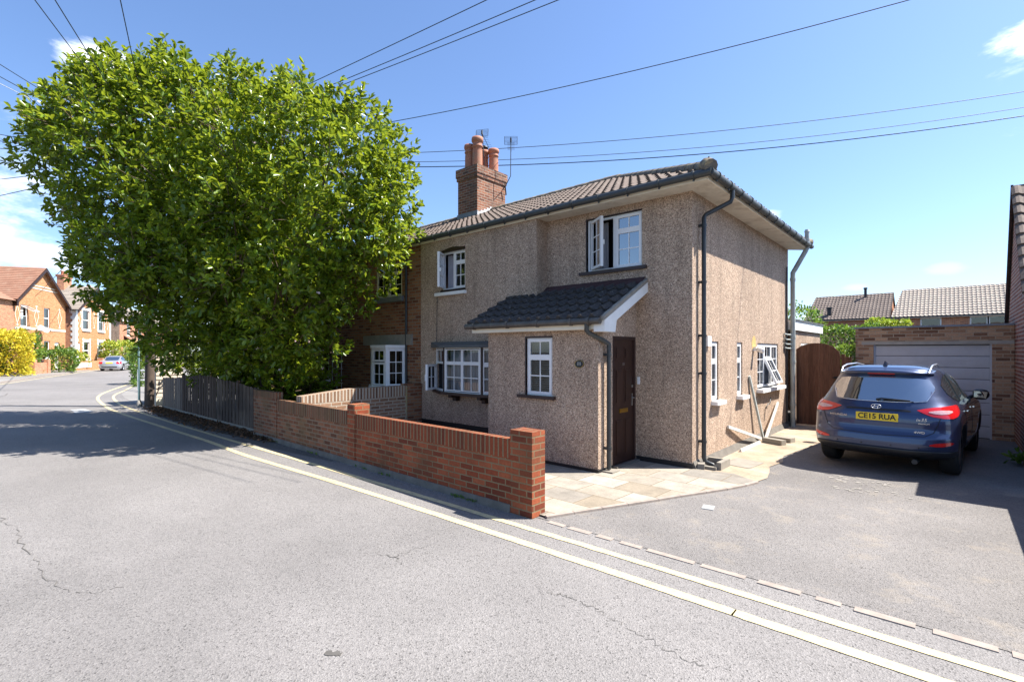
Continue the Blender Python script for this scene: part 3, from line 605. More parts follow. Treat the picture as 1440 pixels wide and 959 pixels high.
# oval number plate by the window
m = MB().m('plastic_black'); n = 24; m.fpoly(FP, [(-1.285+.085*math.cos(2*math.pi*i/n), 1.655+.062*math.sin(2*math.pi*i/n)) for i in range(n)], 0, .012); npl = m.build('number_plate', H)
m = MB().m('brass'); m.tube([FP.p(-1.285+.08*math.cos(2*math.pi*i/n), 1.655+.057*math.sin(2*math.pi*i/n), .012) for i in range(n+1)], .003, 5, cap=False); m.build('rim', npl)
text('number', '11', .075, FP, -1.285, 1.655, .013, 'steel', npl)
# front door
dm = MB().m('frame_brown'); ring(dm, FD, -.79, -.03, .0, 2.09, .055, -.05, .0); df = dm.build('door_frame', H)
dm = MB().m('door_brown'); dm.fbox(FD, -.735, -.085, .06, 2.035, -.05, -.022)
for (a, b) in ((-.68, -.44), (-.385, -.145)):
    for (c_, e) in ((.16, .78), (1.0, 1.58), (1.70, 1.93)):
        dm.fpoly(FD, [(a, c_), (b, c_), (b, e), (a, e)], -.022, -.018); dm.fpoly(FD, [(a+.035, c_+.035), (b-.035, c_+.035), (b-.035, e-.035), (a+.035, e-.035)], -.018, -.008)
dr = dm.build('front_door', H)
MB().m('brass').fbox(FD, -.54, -.28, .86, .925, -.02, -.008).fbox(FD, -.52, -.30, .875, .91, -.008, -.003).build('letterbox', dr)
m = MB().m('steel'); m.fbox(FD, -.135, -.105, .95, 1.15, -.022, -.012); m.tube([FD.p(-.12, 1.08, -.012), FD.p(-.12, 1.08, .03), FD.p(-.22, 1.08, .035)], .009, 8); m.build('handle', dr); MB().m('steel').fbox(FD, -.14, -.1, 1.25, 1.29, -.022, -.01).build('lock', dr)
text('number', '11', .07, FD, -.41, 1.64, -.018, 'steel', dr)
MB().m('plinth_grey').fbox(FD, -.79, -.03, 0, .05, -.06, .08).build('doorstep', H)
MB().m('upvc').fbox(F0, -.925, -.885, 1.30, 1.42, 0, .025).build('doorbell', H)
# side windows
for (a, b) in ((.83, 1.16), (2.16, 2.48)):
    W = window(H, FS, a, b, 1.01, 2.02, [(a+.03, b-.03, 1.04, 1.68, 1, 2), (a+.03, b-.03, 1.68, 1.99, 1, 1)], d=-.04, glass='glass_dark')
    folds(W, FS, a+.03, b-.03, 1.03, 1.98, -.2, .02, .1, 'lead')
    MB().m('white_paint').fbox(FS, a-.02, b+.1, .945, 1.01, -.05, .11).build('sill', W)
Fo = Fr(FS.p(0, 0, -.03), FS.u, FS.n)
W = window(H, FS, 3.47, 5.11, 1.08, 2.02, [(3.5, 4.04, 1.1, 1.99, 2, 3), (4.04, 4.58, 1.69, 1.99, 2, 1), (4.58, 5.08, 1.1, 1.99, 2, 3)], d=-.04, glass='glass')
class TiltF(Fr):
    def __init__(s, o, u, n, up): s.o = Vector(o); s.u = Vector(u); s.n = Vector(n); s.up = Vector(up)
    def p(s, u, v, d=0): return s.o + s.u*u + s.up*v + s.n*d
ta = R(24); Ft = TiltF(FS.p(4.06, 1.69, -.02), (0, 1, 0), (math.cos(ta), 0, math.sin(ta)), (-math.sin(ta), 0, math.cos(ta)))
sm = MB().m('upvc'); p2 = MB().m('glass'); light(sm, p2, Ft, 0, .5, -.58, 0, 2, 2, d=0); sm.build('sash', W); p2.build('pane', W)
folds(W, FS, 3.5, 4.1, 1.09, 1.98, -.16, .02, .09, 'white_paint'); folds(W, FS, 4.3, 5.08, 1.09, 1.98, -.2, .02, .09)
MB().m('white_paint').fbox(FS, 3.42, 5.3, .99, 1.06, -.05, .13).build('sill', W)
# downpipes on the side wall
m = MB().m('pipe_dark'); m.tube([(.44, .50, GZ), (.44, .50, 4.27), (.42, .48, 4.2), (.1, .3, 4.02), (.08, .27, 3.97), (.08, .27, .16), (.1, .28, .1), (.2, .34, .05)], .036, 10)
for z in (3.85, 2.95, 2.1, 1.5, .42): m.tube([(.08, .27, z-.02), (.08, .27, z+.02)], .045, 10); m.box(0, .08, .24, .3, z-.018, z+.018)
m.build('downpipe', H)
m = MB().m('pipe_grey'); m.tube([(.13, 5.95, 0), (.13, 5.95, 3.68)], .055, 14); m.tube([(.13, 5.95, 3.62), (.13, 5.95, 3.76), (.17, 5.97, 3.84), (.36, 6.1, 4.26), (.40, 6.12, 4.36), (.40, 6.12, 4.52)], .055, 14)
m.m('pipe_grey').tube([(.40, 6.12, 4.36), (.40, 6.12, 4.55)], .068, 14).tube([(.40, 6.12, 4.55), (.40, 6.12, 4.74)], .05, 12).tube([(.40, 6.12, 4.74), (.40, 6.12, 4.80)], [.062, .045], 12)
for z in (.55, 1.6, 2.2, 3.6): m.tube([(.13, 5.95, z-.03), (.13, 5.95, z+.03)], .066, 14)
for z in (1.92, 2.02, 2.13, 2.25): m.tube([(.02, 5.6, z+.02), (.05, 5.75, z), (.13, 5.95, z)], .02, 8)
m.m('pipe_dark').tube([(.05, 5.58, 2.2), (.08, 5.52, 2.1), (.03, 5.5, 1.8)], .01, 6); m.m('pipe_dark').tube([(.03, 5.82, .1), (.03, 5.82, 3.9)], .018, 6)
o = m.build('soil_pipe', H); o['label'] = 'grey soil pipe with vent cap at the back corner'
MB().m('upvc').fbox(FS, .53, .69, 1.93, 2.1, 0, .05).build('vent_cover', H)
m = MB().m('upvc'); m.fbox(FS, 3.16, 3.24, 1.86, 1.94, 0, .06); m.lathe((.06, 3.2, 1.9), [(.0, 0), (.045, 0), (.06, .12), (.055, .14), (0, .14)], 14, axis=(.8, .1, -.25)); m.build('outdoor_lamp', H)
MB().m('ochre_stain').fpoly(FS, [(3.1, 1.9), (3.28, 1.88), (3.36, 1.96), (3.34, 2.1), (3.26, 2.17), (3.14, 2.14), (3.07, 2.02)], 0, .003).build('wall_stain', H)
MB().m('pipe_dark').tube([(.02, 4.02, .62), (.05, 4.1, .72), (.05, 4.22, .7), (.03, 4.35, .83)], .011, 6).tube([(.012, 4.0, .6), (.012, 3.92, .35)], .006, 5).build('cable', H)
# rear extension
FX = Fr((.06, 0, 0), (0, 1, 0), (1, 0, 0))
m = MB().m('pebbledash'); m.wall(FX, 6.06, 9.7, 0, 2.42, [(7.15, 8.15, 1.2, 2.07)], .07); m.quad((.06, 9.7, 0), (-4, 9.7, 0), (-4, 9.7, 2.42), (.06, 9.7, 2.42)); m.build('extension_wall', H)
MB().m('white_paint').box(-4, .12, 6.06, 9.78, 2.38, 2.62).build('extension_fascia', H); MB().m('lead_dark').box(-4, .15, 6.07, 9.81, 2.62, 2.65).build('extension_roof', H)
window(H, FX, 7.15, 8.15, 1.2, 2.07, [(7.18, 7.65, 1.22, 2.05, 1, 2), (7.65, 8.12, 1.22, 2.05, 1, 2)], d=-.03, glass='glass_dark')

# ------------------------------------------------------------------ neighbouring brick house
NH = thing('brick_house', 'dark brick house attached behind the large tree, with white bay window', 'house', (-10.6, 0, 0))
m = MB().m('brick_house'); m.wall(F1, -15, -6.322, 0, 4.43, [(-8.2, -7.05, 3.2, 4.06), (-8.45, -6.9, 1.0, 1.97), (-11.4, -10.6, 1.05, 1.9)], .1)
m.quad((-15, -.33, 0), (-15, -.33, 4.43), (-15, 3.02, 5.95), (-15, 6.05, 4.43), (-15, 6.05, 0)); m.wall(Fr((0, 6.05, 0), (-1, 0, 0), (0, 1, 0)), 6.322, 15, 0, 4.43); m.build('wall', NH)
m = MB().m('tile_main'); tiles(m, (-15.2, -.42, 4.47), (1, 0, 0), (0, CT, ST), (0, -ST, CT), VL, lambda v: 0, lambda v: 8.88, tw=.165, amp=.026, step=.03); tiles(m, (-6.32, 6.47, 4.47), (-1, 0, 0), (0, -CT, ST), (0, ST, CT), VL, lambda v: 0, lambda v: 8.88, amp=.03)
nr = m.build('roof', NH); MB().m('tile_main').quad((-15.2, -.4, 4.45), (-6.32, -.4, 4.45), (-6.32, 3.02, 5.99), (-15.2, 3.02, 5.99)).quad((-6.32, 6.45, 4.45), (-15.2, 6.45, 4.45), (-15.2, 3.02, 5.99), (-6.32, 3.02, 5.99)).build('roof_underlay', nr)
ridge(nr, (-15.2, 3.02, 6.0), (-6.33, 3.02, 6.0))
MB().m('soffit_paint').box(-15.1, -6.33, -EO, -.33, ZS, ZS+.01).build('soffit', NH); MB().m('cream_paint').box(-15.1, -6.33, -EO-.02, -EO, ZS-.005, ZS+.12).build('fascia', NH); gutter(NH, [(-15.1, -EO-.08, GZ), (-6.52, -EO-.08, GZ)])
W = window(NH, F1, -8.2, -7.05, 3.2, 4.06, [(-8.17, -7.64, 3.22, 3.80, 2, 2), (-8.17, -7.64, 3.8, 4.04, 2, 1), (-7.64, -7.08, 3.22, 3.80, 2, 2), (-7.64, -7.08, 3.8, 4.04, 2, 1)], d=-.05, frame='cream_paint', glass='glass_dark'); MB().m('lead').fbox(F1, -8.28, -6.98, 3.08, 3.2, -.05, .07).build('sill', W)
MB().m('concrete').fbox(F1, -8.7, -6.62, 2.0, 2.26, 0, .05).build('lintel', NH)
bp = [(-8.42, -.335), (-7.65, -.8), (-7.05, -.8), (-6.88, -.335)]; bm = MB().m('upvc'); bm.prism([(-8.5, -.332), (-7.68, -.87), (-7.0, -.87), (-6.8, -.332)], .94, .99); bm.prism([(-8.45, -.332), (-7.66, -.83), (-7.03, -.83), (-6.85, -.332)], 1.93, 2.0)
pb = MB().m('glass_dark')
for i, (c, r) in enumerate(((1, 1), (2, 2), (2, 2))):
    Fb, Lb = facet(bp[i], bp[i+1]); ring(bm, Fb, 0, Lb, .985, 1.94, .05, -.06, 0)
    if i < 2: light(bm, pb, Fb, .05, Lb-.05, 1.02, 1.58, c, r, d=-.02); light(bm, pb, Fb, .05, Lb-.05, 1.6, 1.9, 2, 1, d=-.02)
    else: light(bm, pb, Fb, .05, Lb-.05, 1.02, 1.9, 2, 3, d=-.02)
nb = bm.build('bay_window', NH); pb.build('pane', nb)
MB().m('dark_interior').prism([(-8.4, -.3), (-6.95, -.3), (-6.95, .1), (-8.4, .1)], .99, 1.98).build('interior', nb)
W = window(NH, F1, -11.4, -10.6, 1.05, 1.9, [(-11.37, -11.0, 1.08, 1.87, 1, 2), (-11.0, -10.63, 1.08, 1.87, 1, 2)], d=-.04, glass='glass'); MB().m('white_paint').fbox(F1, -11.5, -10.5, .97, 1.05, -.04, .12).build('sill', W)
m = MB().m('pipe_dark'); m.tube([(-6.85, -.36, 0), (-6.85, -.36, 4.4)], .03, 8); m.build('downpipe', NH)
# chimney with four pots
ch = MB().m('brick_chimney'); x0, x1, y0, y1 = -8.03, -7.21, 2.4, 3.6; ch.box(x0, x1, y0, y1, 5.2, 6.95); ch.box(x0-.03, x1+.03, y0-.03, y1+.03, 6.9, 7.0); ch.box(x0-.05, x1+.05, y0-.05, y1+.05, 7.0, 7.24)
ch.m('cap_mortar').add([(x0-.05, y0-.05, 7.24), (x1+.05, y0-.05, 7.24), (x1+.05, y1+.05, 7.24), (x0-.05, y1+.05, 7.24), (x0+.15, y0+.15, 7.33), (x1-.15, y0+.15, 7.33), (x1-.15, y1-.15, 7.33), (x0+.15, y1-.15, 7.33)], [(4, 5, 6, 7), (0, 1, 5, 4), (1, 2, 6, 5), (2, 3, 7, 6), (3, 0, 4, 7)])
ch = ch.build('chimney', NH)
def pot(c, h, r, name='chimney_pot'):
    m = MB().m('terracotta'); m.lathe(c, [(r, 0), (r*.97, h*.55), (r*.9, h*.68), (r*1.05, h*.69), (r*1.08, h*.72), (r*.95, h*.74), (r*.93, h*.84), (r*1.14, h*.86), (r*1.18, h*.93), (r*1.1, h), (r*.85, h), (r*.8, h*.5)], 20); return m.build(name, ch)
pot((-7.86, 2.72, 7.27), .78, .145); pot((-7.53, 2.72, 7.27), .92, .15); pot((-7.72, 3.2, 7.27), .72, .13); pot((-7.40, 3.28, 7.27), .70, .145)
m = MB().m('plastic_black'); m.tube([(-7.72, 3.2, 7.97), (-7.72, 3.2, 8.1)], .07, 12); m.lathe((-7.72, 3.2, 8.08), [(0, .1), (.12, .02), (.12, -.01), (0, 0)], 14); m.build('cowl', ch)
m = MB().m('lead'); zf = lambda y: 4.47+(y+.42)*ST/CT
m.hexa([(x0-.02, y0-.02, zf(2.4)-.05), (x1+.02, y0-.02, zf(2.4)-.05), (x1+.02, y0, zf(2.4)-.05), (x0-.02, y0, zf(2.4)-.05), (x0-.02, y0-.02, zf(2.4)+.16), (x1+.02, y0-.02, zf(2.4)+.16), (x1+.02, y0, zf(2.4)+.16), (x0-.02, y0, zf(2.4)+.16)])
m.m('lead_bright')
for i in range(5): ya = y0+i*.13; m.box(x1, x1+.012, ya, ya+.13, zf(ya)-.05, zf(ya)+.14)
m.quad((x1, y0, zf(y0)+.03), (x1+.3, y0, zf(y0)+.055), (x1+.3, 3.0, zf(3.0)+.055), (x1, 3.0, zf(3.0)+.03)); m.build('flashing', ch)

def aerial(c, ang, pts, label, n_el=7, tilt=0):
    o = thing('tv_aerial', label, 'aerial', pts[0]); m = MB().m('gutter_grey'); m.tube(pts, .013, 6, smooth=False); m.build('mast', o)
    m = MB().m('wire_black'); c = Vector(c); f = Vector((math.cos(ang), math.sin(ang), tilt)).normalized(); s_ = Vector((-math.sin(ang), math.cos(ang), 0)); u = f.cross(s_)
    m.tube([c-f*.05, c+f*.8], .008, 5)
    for i in range(n_el):
        p = c+f*(.12+.09*i); m.tube([p-s_*.11, p+s_*.11], .0035, 4)
    m.build('boom', o)
    m = MB().m('wire_black'); q = c-f*.03
    for k in range(-3, 4): m.tube([q-s_*.19+u*.04*k, q+s_*.19+u*.04*k], .005, 4)
    for k in (-1, 0, 1): m.tube([q+s_*.19*k-u*.12, q+s_*.19*k+u*.12], .006, 4)
    m.m('text_black').tube([c-f*.06-u*.06, c-f*.06+u*.07], .025, 6); m.build('reflector', o); return o
aerial((-6.82, 3.42, 8.12), R(131), [(-7.12, 3.5, 6.85), (-6.83, 3.42, 7.08), (-6.82, 3.42, 8.2)], 'taller tv aerial on a bent mast bracketed to the chimney side')
aerial((-7.6, 3.0, 8.42), R(118), [(-7.55, 3.05, 7.25), (-7.6, 3.0, 8.45)], 'tilted tv aerial above the tallest chimney pot', tilt=-.2)
MB().m('rubber').tube([(-7.2, 3.5, 6.8), (-7.12, 3.5, 6.86), (-7.13, 3.55, 6.6)], .02, 6).build('aerial_bracket', ch)
# ------------------------------------------------------------------ ground sheets
m = MB().m('garden_ground').quad((-500, -500, -.06), (500, -500, -.06), (500, 500, -.06), (-500, 500, -.06)); struct(m, 'ground')
kerb_near = [(-65, 12.5), (-45, 5.2), (-38, 2.4), (-33.1, .15), (-31.1, -.6), (-26.4, -2.0), (-24.0, -2.75), (-21.5, -3.1), (-18.4, -3.33), (20, -3.33)]
far_k = [cw(-29.6-.505*t, 28.7+.863*t) for t in (90, 60, 40, 25, 12, 0)]
far_pts = [(p.x, p.y) for p in far_k] + [(-30, -9.5), (-24, -11), (20, -11)]
kn = [(-88, 21)]+kerb_near
m = MB().m('road').add([(x, y, 0) for x, y in far_pts+kn[::-1]], [tuple(range(len(far_pts)+len(kn)))]); rd = struct(m, 'road')
# the far pavement beyond the road
a = [cw(-29.6-.505*t, 28.7+.863*t) for t in (-4, 12, 25, 40, 60, 90)]; off = Vector((-.863*CA+.505*SA, -.863*SA-.505*CA, 0))
m = MB().m('pave')
for i in range(len(a)-1):
    p, q = a[i], a[i+1]; z = Vector((0, 0, .09)); m.quad(p+z, p+off*4.5+z, q+off*4.5+z, q+z); m.m('kerb_stone'); m.quad(p, p+z, q+z, q); m.m('pave')
struct(m, 'pavement')
# verge, strip under the wall, driveway
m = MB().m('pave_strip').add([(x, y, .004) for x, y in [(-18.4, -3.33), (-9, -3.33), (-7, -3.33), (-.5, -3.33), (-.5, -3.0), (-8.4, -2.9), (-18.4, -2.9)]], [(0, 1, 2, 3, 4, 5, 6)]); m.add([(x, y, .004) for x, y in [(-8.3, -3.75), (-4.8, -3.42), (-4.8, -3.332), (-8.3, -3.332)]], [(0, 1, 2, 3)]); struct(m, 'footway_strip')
m = MB().m('pave').add([(x, y, .004) for x, y in [(-65, 12.5), (-45, 5.2), (-38, 2.4), (-33.1, .15), (-31.1, -.6), (-26.4, -2.0), (-24, -2.75), (-21.5, -3.1), (-18.4, -3.33), (-18.4, -1), (-30, 2.5), (-60, 16)]], [tuple(range(12))]); struct(m, 'footway')
m = MB().m('drive').add([(-.5, -3.33, .004), (4.6, -3.33, .004), (4.6, 7.0, .004), (-.5, 7, .004)], [(0, 1, 2, 3)]); m.add([(4.6, -3.33, .003), (20, -3.33, .003), (20, 2, .003), (4.6, 2, .003)], [(0, 1, 2, 3)]); struct(m, 'driveway')
edge = [(-.36, -3.28), (-.22, -2.95), (-.06, -2.6), (.09, -2.27), (.28, -1.85), (.42, -1.52), (.6, -1.13), (.75, -.8), (.88, -.45), (.96, -.15)]
m = MB().m('patio_slab').add([(x, y, .024) for x, y in [(-3.3, -3.28)]+edge+[(.6, .1), (0.0, .02), (-3.3, .02)]], [tuple(range(len(edge)+4))]); struct(m, 'patio')
m = MB().m('garden_ground').quad((-14, -3.1, .01), (-3.3, -3.1, .01), (-3.3, -.33, .01), (-14, -.33, .01)); struct(m, 'garden_soil')
m = MB().m('kerb_stone')
for i in range(len(edge)-1):
    a, b = Vector((*edge[i], 0)), Vector((*edge[i+1], 0)); t = (b-a).normalized(); n = Vector((t.y, -t.x, 0)); b = b-t*.006
    m.hexa([a+Vector((0, 0, 0)), a+n*.05, b+n*.05, b, a+Vector((0, 0, .034)), a+n*.05+Vector((0, 0, .03)), b+n*.05+Vector((0, 0, .03)), b+Vector((0, 0, .034))])
struct(m, 'patio_kerb')
cs = [(0, .02), (.6, .1), (.96, -.15), (1.02, .2), (.95, .6), (.85, 1.0), (.93, 1.5), (.82, 2.0), (.9, 2.7), (1.0, 3.5), (1.1, 4.6), (1.3, 5.8), (1.32, 6.7), (0, 6.7)]
m = MB().m('concrete_strip').add([(x, y, .014) for x, y in cs], [tuple(range(len(cs)))]); struct(m, 'side_path')
m = MB().m('concrete').add([(.2, .72, .02), (.66, .62, .02), (.72, 1.2, .02), (.25, 1.34, .02)], [(0, 1, 2, 3)]); o = struct(m, 'drain_slab')
# kerb stones flush between road and drive
m = MB().m('kerb_stone')
for a, b in ((-.25, -.02), (.02, .3), (.36, .55), (.62, .86), (.9, 1.36), (1.4, 1.78), (1.86, 2.18), (2.26, 2.44), (2.5, 2.86), (2.93, 3.26), (3.3, 3.8), (3.9, 4.6)):
    w2 = .035+.01*random.random(); m.box(a, b-.02, -3.35-w2, -3.35+w2*.8, -.02, .006+.003*random.random())
struct(m, 'kerb_stones')
# double yellow lines (ribbons laid on the road)
def ribbon(pts, w, z, mat, name, kind='structure', jitter=0.0, sub=1):
    P = [Vector((*p, z)) for p in pts]; Q = []
    for i in range(len(P)-1):
        for k in range(sub): Q.append(P[i].lerp(P[i+1], k/sub))
    Q.append(P[-1]); m = MB().m(mat); vs = []
    for i, p in enumerate(Q):
        t = (Q[min(i+1, len(Q)-1)]-Q[max(i-1, 0)]).normalized(); n = Vector((-t.y, t.x, 0)); ww = w/2*(1+random.uniform(-jitter, jitter)); vs += [p+n*ww, p-n*w/2*(1+random.uniform(-jitter, jitter))]
    m.add(vs, [(2*i, 2*i+1, 2*i+3, 2*i+2) for i in range(len(Q)-1)]); return struct(m, name)
def smooth(pts, k=6):
    P = [Vector((*p, 0)) for p in pts]; out = []
    for i in range(len(P)-1):
        a, b, c, d = P[max(i-1, 0)], P[i], P[i+1], P[min(i+2, len(P)-1)]
        for j in range(k):
            t = j/k; q = .5*((2*b)+(c-a)*t+(2*a-5*b+4*c-d)*t*t+(3*b-a-3*c+d)*t**3); out.append((q.x, q.y))
    return out+[(P[-1].x, P[-1].y)]
outer = [(-40, 2.2), (-33.1, -.5), (-31.1, -1.2), (-26.9, -2.6), (-24.4, -3.35), (-21.98, -3.85), (-18.41, -4.2), (-15.7, -4.3), (-11.3, -4.22), (-8.4, -4.15), (-6.4, -4.18), (-3.3, -4.05), (-.4, -3.99), (1.7, -3.98), (2.9, -3.98), (12, -3.98)]
inner = [(-40, 2.6), (-33.0, -.1), (-30.8, -.85), (-26.1, -2.25), (-22.9, -3.2), (-19, -3.72), (-16.5, -3.83), (-14.1, -3.86), (-11.2, -3.85), (-9.7, -3.82), (-8.2, -3.8), (-4.8, -3.72), (-2.5, -3.68), (-.7, -3.66), (1, -3.65), (3.2, -3.66), (12, -3.66)]
ribbon(smooth(outer), .1, .005, 'line_yellow', 'road_marking', jitter=.08, sub=3); ribbon(smooth(inner), .085, .005, 'line_yellow', 'road_marking', jitter=.1, sub=3)
far_line = [(p.x, p.y) for p in [cw(-29.6-.505*t+.35, 28.7+.863*t+.2) for t in (-3, 12, 30, 60)]]; ribbon(far_line, .12, .005, 'line_yellow', 'road_marking')
def crack(pts, w=.012, sub=7, amp=.035, name='road_crack', mat='crack'):
    P = []
    for i in range(len(pts)-1):
        a, b = Vector((*pts[i], 0)), Vector((*pts[i+1], 0)); n = Vector((-(b-a).y, (b-a).x, 0)).normalized()
        for k in range(sub): q = a.lerp(b, k/sub) + (n*random.uniform(-amp, amp) if k else Vector()); P.append((q.x, q.y))
    P.append(pts[-1]); i = 0; M_ = MB().m(mat)
    while i < len(P)-1:
        k = random.randint(2, 6); seg = P[i:i+k+1]
        if len(seg) > 1:
            ww = w*random.uniform(.4, 1.2); vs = []
            for j, p in enumerate(seg):
                a, b = Vector((*seg[max(j-1, 0)], 0)), Vector((*seg[min(j+1, len(seg)-1)], 0)); t = (b-a).normalized(); n = Vector((-t.y, t.x, 0))*ww/2*random.uniform(.3, 1.3); q = Vector((*p, .0035)); vs += [q+n, q-n]
            M_.add(vs, [(2*j, 2*j+1, 2*j+3, 2*j+2) for j in range(len(seg)-1)])
        i += k + (1 if random.random() < .45 else 0)
    struct(M_, name)
crack([(-4.9, -7.29), (-4.25, -7.2), (-3.53, -7.21), (-2.9, -7.15)], .009); crack([(-2.8, -7.16), (-2.2, -7.08), (-1.9, -6.94), (-1.85, -6.75)], .008)
crack([(.69, -4.61), (.87, -4.57), (1.11, -4.58), (1.26, -4.62), (1.53, -4.67), (1.81, -4.74), (2.05, -4.66)], .006, amp=.03, sub=11)
crack([(-.9, -5.08), (-.7, -5.0), (-.55, -5.06)], .008, amp=.03); crack([(-.72, -5.02), (-.75, -4.82), (-.7, -4.6)], .006); crack([(-21.5, -6.5), (-20.2, -5.5), (-18.1, -4.3)], .1, amp=.05)
crack([(-12, -9), (-20, -7.4), (-28, -6)], .05, amp=.08)
ribbon([(.14, -6.13), (.19, -6.1), (.23, -6.07)], .04, .0036, 'crack', 'tar_patch', jitter=.5, sub=4)
m = MB().m('cover_grey').add([(-17.9, -5.15, .006), (-16.5, -5.2, .006), (-16.6, -4.75, .006), (-17.85, -4.8, .006)], [(0, 1, 2, 3)]); o = m.build('manhole_cover', None, (-17.2, -5, 0)); tag(o, 'pale rectangular manhole cover in the shaded road', 'manhole cover')
m = MB().m('cover_grey'); m.rbox((.87, -1.72, 0), .13, .17, .003, .012, .2); o = m.build('stopcock_cover', None, (.87, -1.72, 0)); tag(o, 'small metal utility cover set in the driveway', 'drain cover')
m = MB().m('chalk')
for i in range(70):
    x, y = (random.gauss(2.05, .2), random.gauss(.85, .12)) if i < 45 else (random.gauss(2.1, .18), random.gauss(.38, .09)); a = random.random()*6; n = 6; r = random.uniform(.005, .03)
    m.add([(x+r*1.7*math.cos(a+j)*random.uniform(.6, 1), y+r*math.sin(a+j)*random.uniform(.6, 1), .0085+i*.00002) for j in [k*2*math.pi/n for k in range(n)]], [tuple(range(n))])
struct(m, 'drive_stain')
m = MB().m('chalk')
for i in range(150):
    x = random.uniform(-8, -1); y = -3.35-abs(random.gauss(0, .09)); r = random.uniform(.004, .012); a = random.random()*6
    m.add([(x+r*math.cos(a+j), y+r*math.sin(a+j), .007) for j in (0, 1.5, 3, 4.4)], [(0, 1, 2, 3)])
struct(m, 'gutter_grit', kind='stuff')
n = 620; xs = np.concatenate([RNG.uniform(-8, -.5, 300), RNG.uniform(-8, -4, 120), RNG.uniform(-3, -.2, 200)]); cl = np.sin(xs*3.1)+np.sin(xs*7.7+1); ok = cl > .5
ys = np.zeros(n); ys[:] = -3.425-.0192*(xs+.44)*-1*-1+RNG.normal(0, .01, n)
P = np.stack([xs, ys, np.full(n, .008)], 1)[ok]; A = RNG.normal(0, .5, (len(P), 3)); A[:, 2] = 1
o = leaves('weeds', None, P, A, .045, .016, 'leaf_hedge', loc=(-2, -3.35, 0)); o['kind'] = 'stuff'

# ------------------------------------------------------------------ front brick wall
wd = Vector((7.82, -.15, 0)).normalized(); FWn = Vector((wd.y, -wd.x, 0)); WF = Fr((-.44, -3.395, 0), wd, FWn)
gw = thing('garden_wall', 'low red brick front wall with square pillars along the road', 'wall', (-4.4, -3.3, 0))
m = MB().m('brick_new'); m.fbox(WF, -3.75, -.33, .09, .62, -.11, 0); m.m('brick_new_soldier').fbox(WF, -3.75, -.33, .62, .84, -.112, .002); m.build('wall_section', gw)
m = MB().m('brick_old'); m.fbox(WF, -6.8, -3.99, .09, .64, -.11, 0); m.m('brick_old_soldier').fbox(WF, -6.8, -3.99, .64, .87, -.112, .002); m.m('brick_new').fbox(WF, -3.99, -3.98, .09, .6, -.11, 0); o = m.build('wall_section', gw); o['label'] = 'older stained brick stretch of the wall'
m = MB().m('brick_old'); m.fbox(WF, -8.0, -6.8, .09, .88, -.12, .012); m.m('brick_old_soldier').fbox(WF, -8.0, -6.8, .88, 1.01, -.125, .014); m.build('wall_section', gw)
m = MB().m('brick_new'); m.fbox(WF, -.33, 0, 0, .955, -.215, .012); m.build('pillar', gw)
m = MB().m('brick_new'); m.fbox(WF, -3.98, -3.75, .09, .985, -.26, .012); m.build('pillar', gw)
m = MB().m('plinth_grey'); m.hexa([WF.p(-8, -.01, .03), WF.p(-.33, -.01, .03), WF.p(-.33, -.01, -.13), WF.p(-8, -.01, -.13), WF.p(-8, .09, .015), WF.p(-.33, .09, .015), WF.p(-.33, .09, -.13), WF.p(-8, .09, -.13)]); m.build('footing', gw)
# dividing wall
dv = thing('dividing_wall', 'dark brick wall running back to the houses behind the front wall', 'wall', (-6.3, -1.8, 0)); FDv = Fr((-6.3, 0, 0), (0, 1, 0), (1, 0, 0))
m = MB().m('brick_divider'); m.fbox(FDv, -3.2, -.75, 0, .84, -.22, 0); m.m('brick_divider_soldier')
for i in range(12):
    a = -3.2+i*.2042; z0 = .98+.09*min(1, i/5); z1 = .98+.09*min(1, (i+1)/5); m.hexa([FDv.p(a, .84, 0), FDv.p(a+.2042, .84, 0), FDv.p(a+.2042, .84, -.22), FDv.p(a, .84, -.22), FDv.p(a, z0, 0), FDv.p(a+.2042, z1, 0), FDv.p(a+.2042, z1, -.22), FDv.p(a, z0, -.22)])
m.build('wall_section', dv); m = MB().m('brick_house'); m.fbox(FDv, -.75, -.34, 0, 1.1, -.24, .03); m.build('pillar', dv); m = MB().m('cap_mortar').fbox(FDv, -.78, -.75, 0, 1.05, -.2, .02); m.build('joint', dv)

# ------------------------------------------------------------------ timber fence
fn = thing('timber_fence', 'low weathered timber panel fence in the shade under the tree', 'fence', (-12.4, -3.08, 0))
def boards(name, x0, x1, zt0, zt1, mat, y=-3.1):
    m = MB().m(mat); x = x0; i = 0
    while x < x1-.03:
        w_ = min(random.uniform(.09, .12), x1-x); zt = zt0+(zt1-zt0)*(x-x0)/(x1-x0)+random.uniform(-.012, .012); yy = y-(.012 if i % 2 else 0)+random.uniform(-.003, .003); m.box(x+.002, x+w_-.001, yy-.012, yy, .1, zt); x += w_; i += 1
    m.box(x0, x1, y, y+.03, .3, .36); m.box(x0, x1, y, y+.03, .8, .86); return m.build(name, fn)
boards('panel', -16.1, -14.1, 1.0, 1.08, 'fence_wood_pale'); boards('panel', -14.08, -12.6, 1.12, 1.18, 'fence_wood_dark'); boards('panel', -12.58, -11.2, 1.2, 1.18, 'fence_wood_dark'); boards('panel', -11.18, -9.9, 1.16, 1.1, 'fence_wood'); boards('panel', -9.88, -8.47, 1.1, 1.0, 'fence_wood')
m = MB().m('concrete').box(-16.1, -8.47, -3.13, -3.08, 0, .1); m.build('gravel_board', fn)
for x in (-14.09, -12.59, -11.19, -9.89): MB().m('fence_wood_dark').box(x-.035, x+.035, -3.07, -3.0, 0, 1.15).build('post', fn)
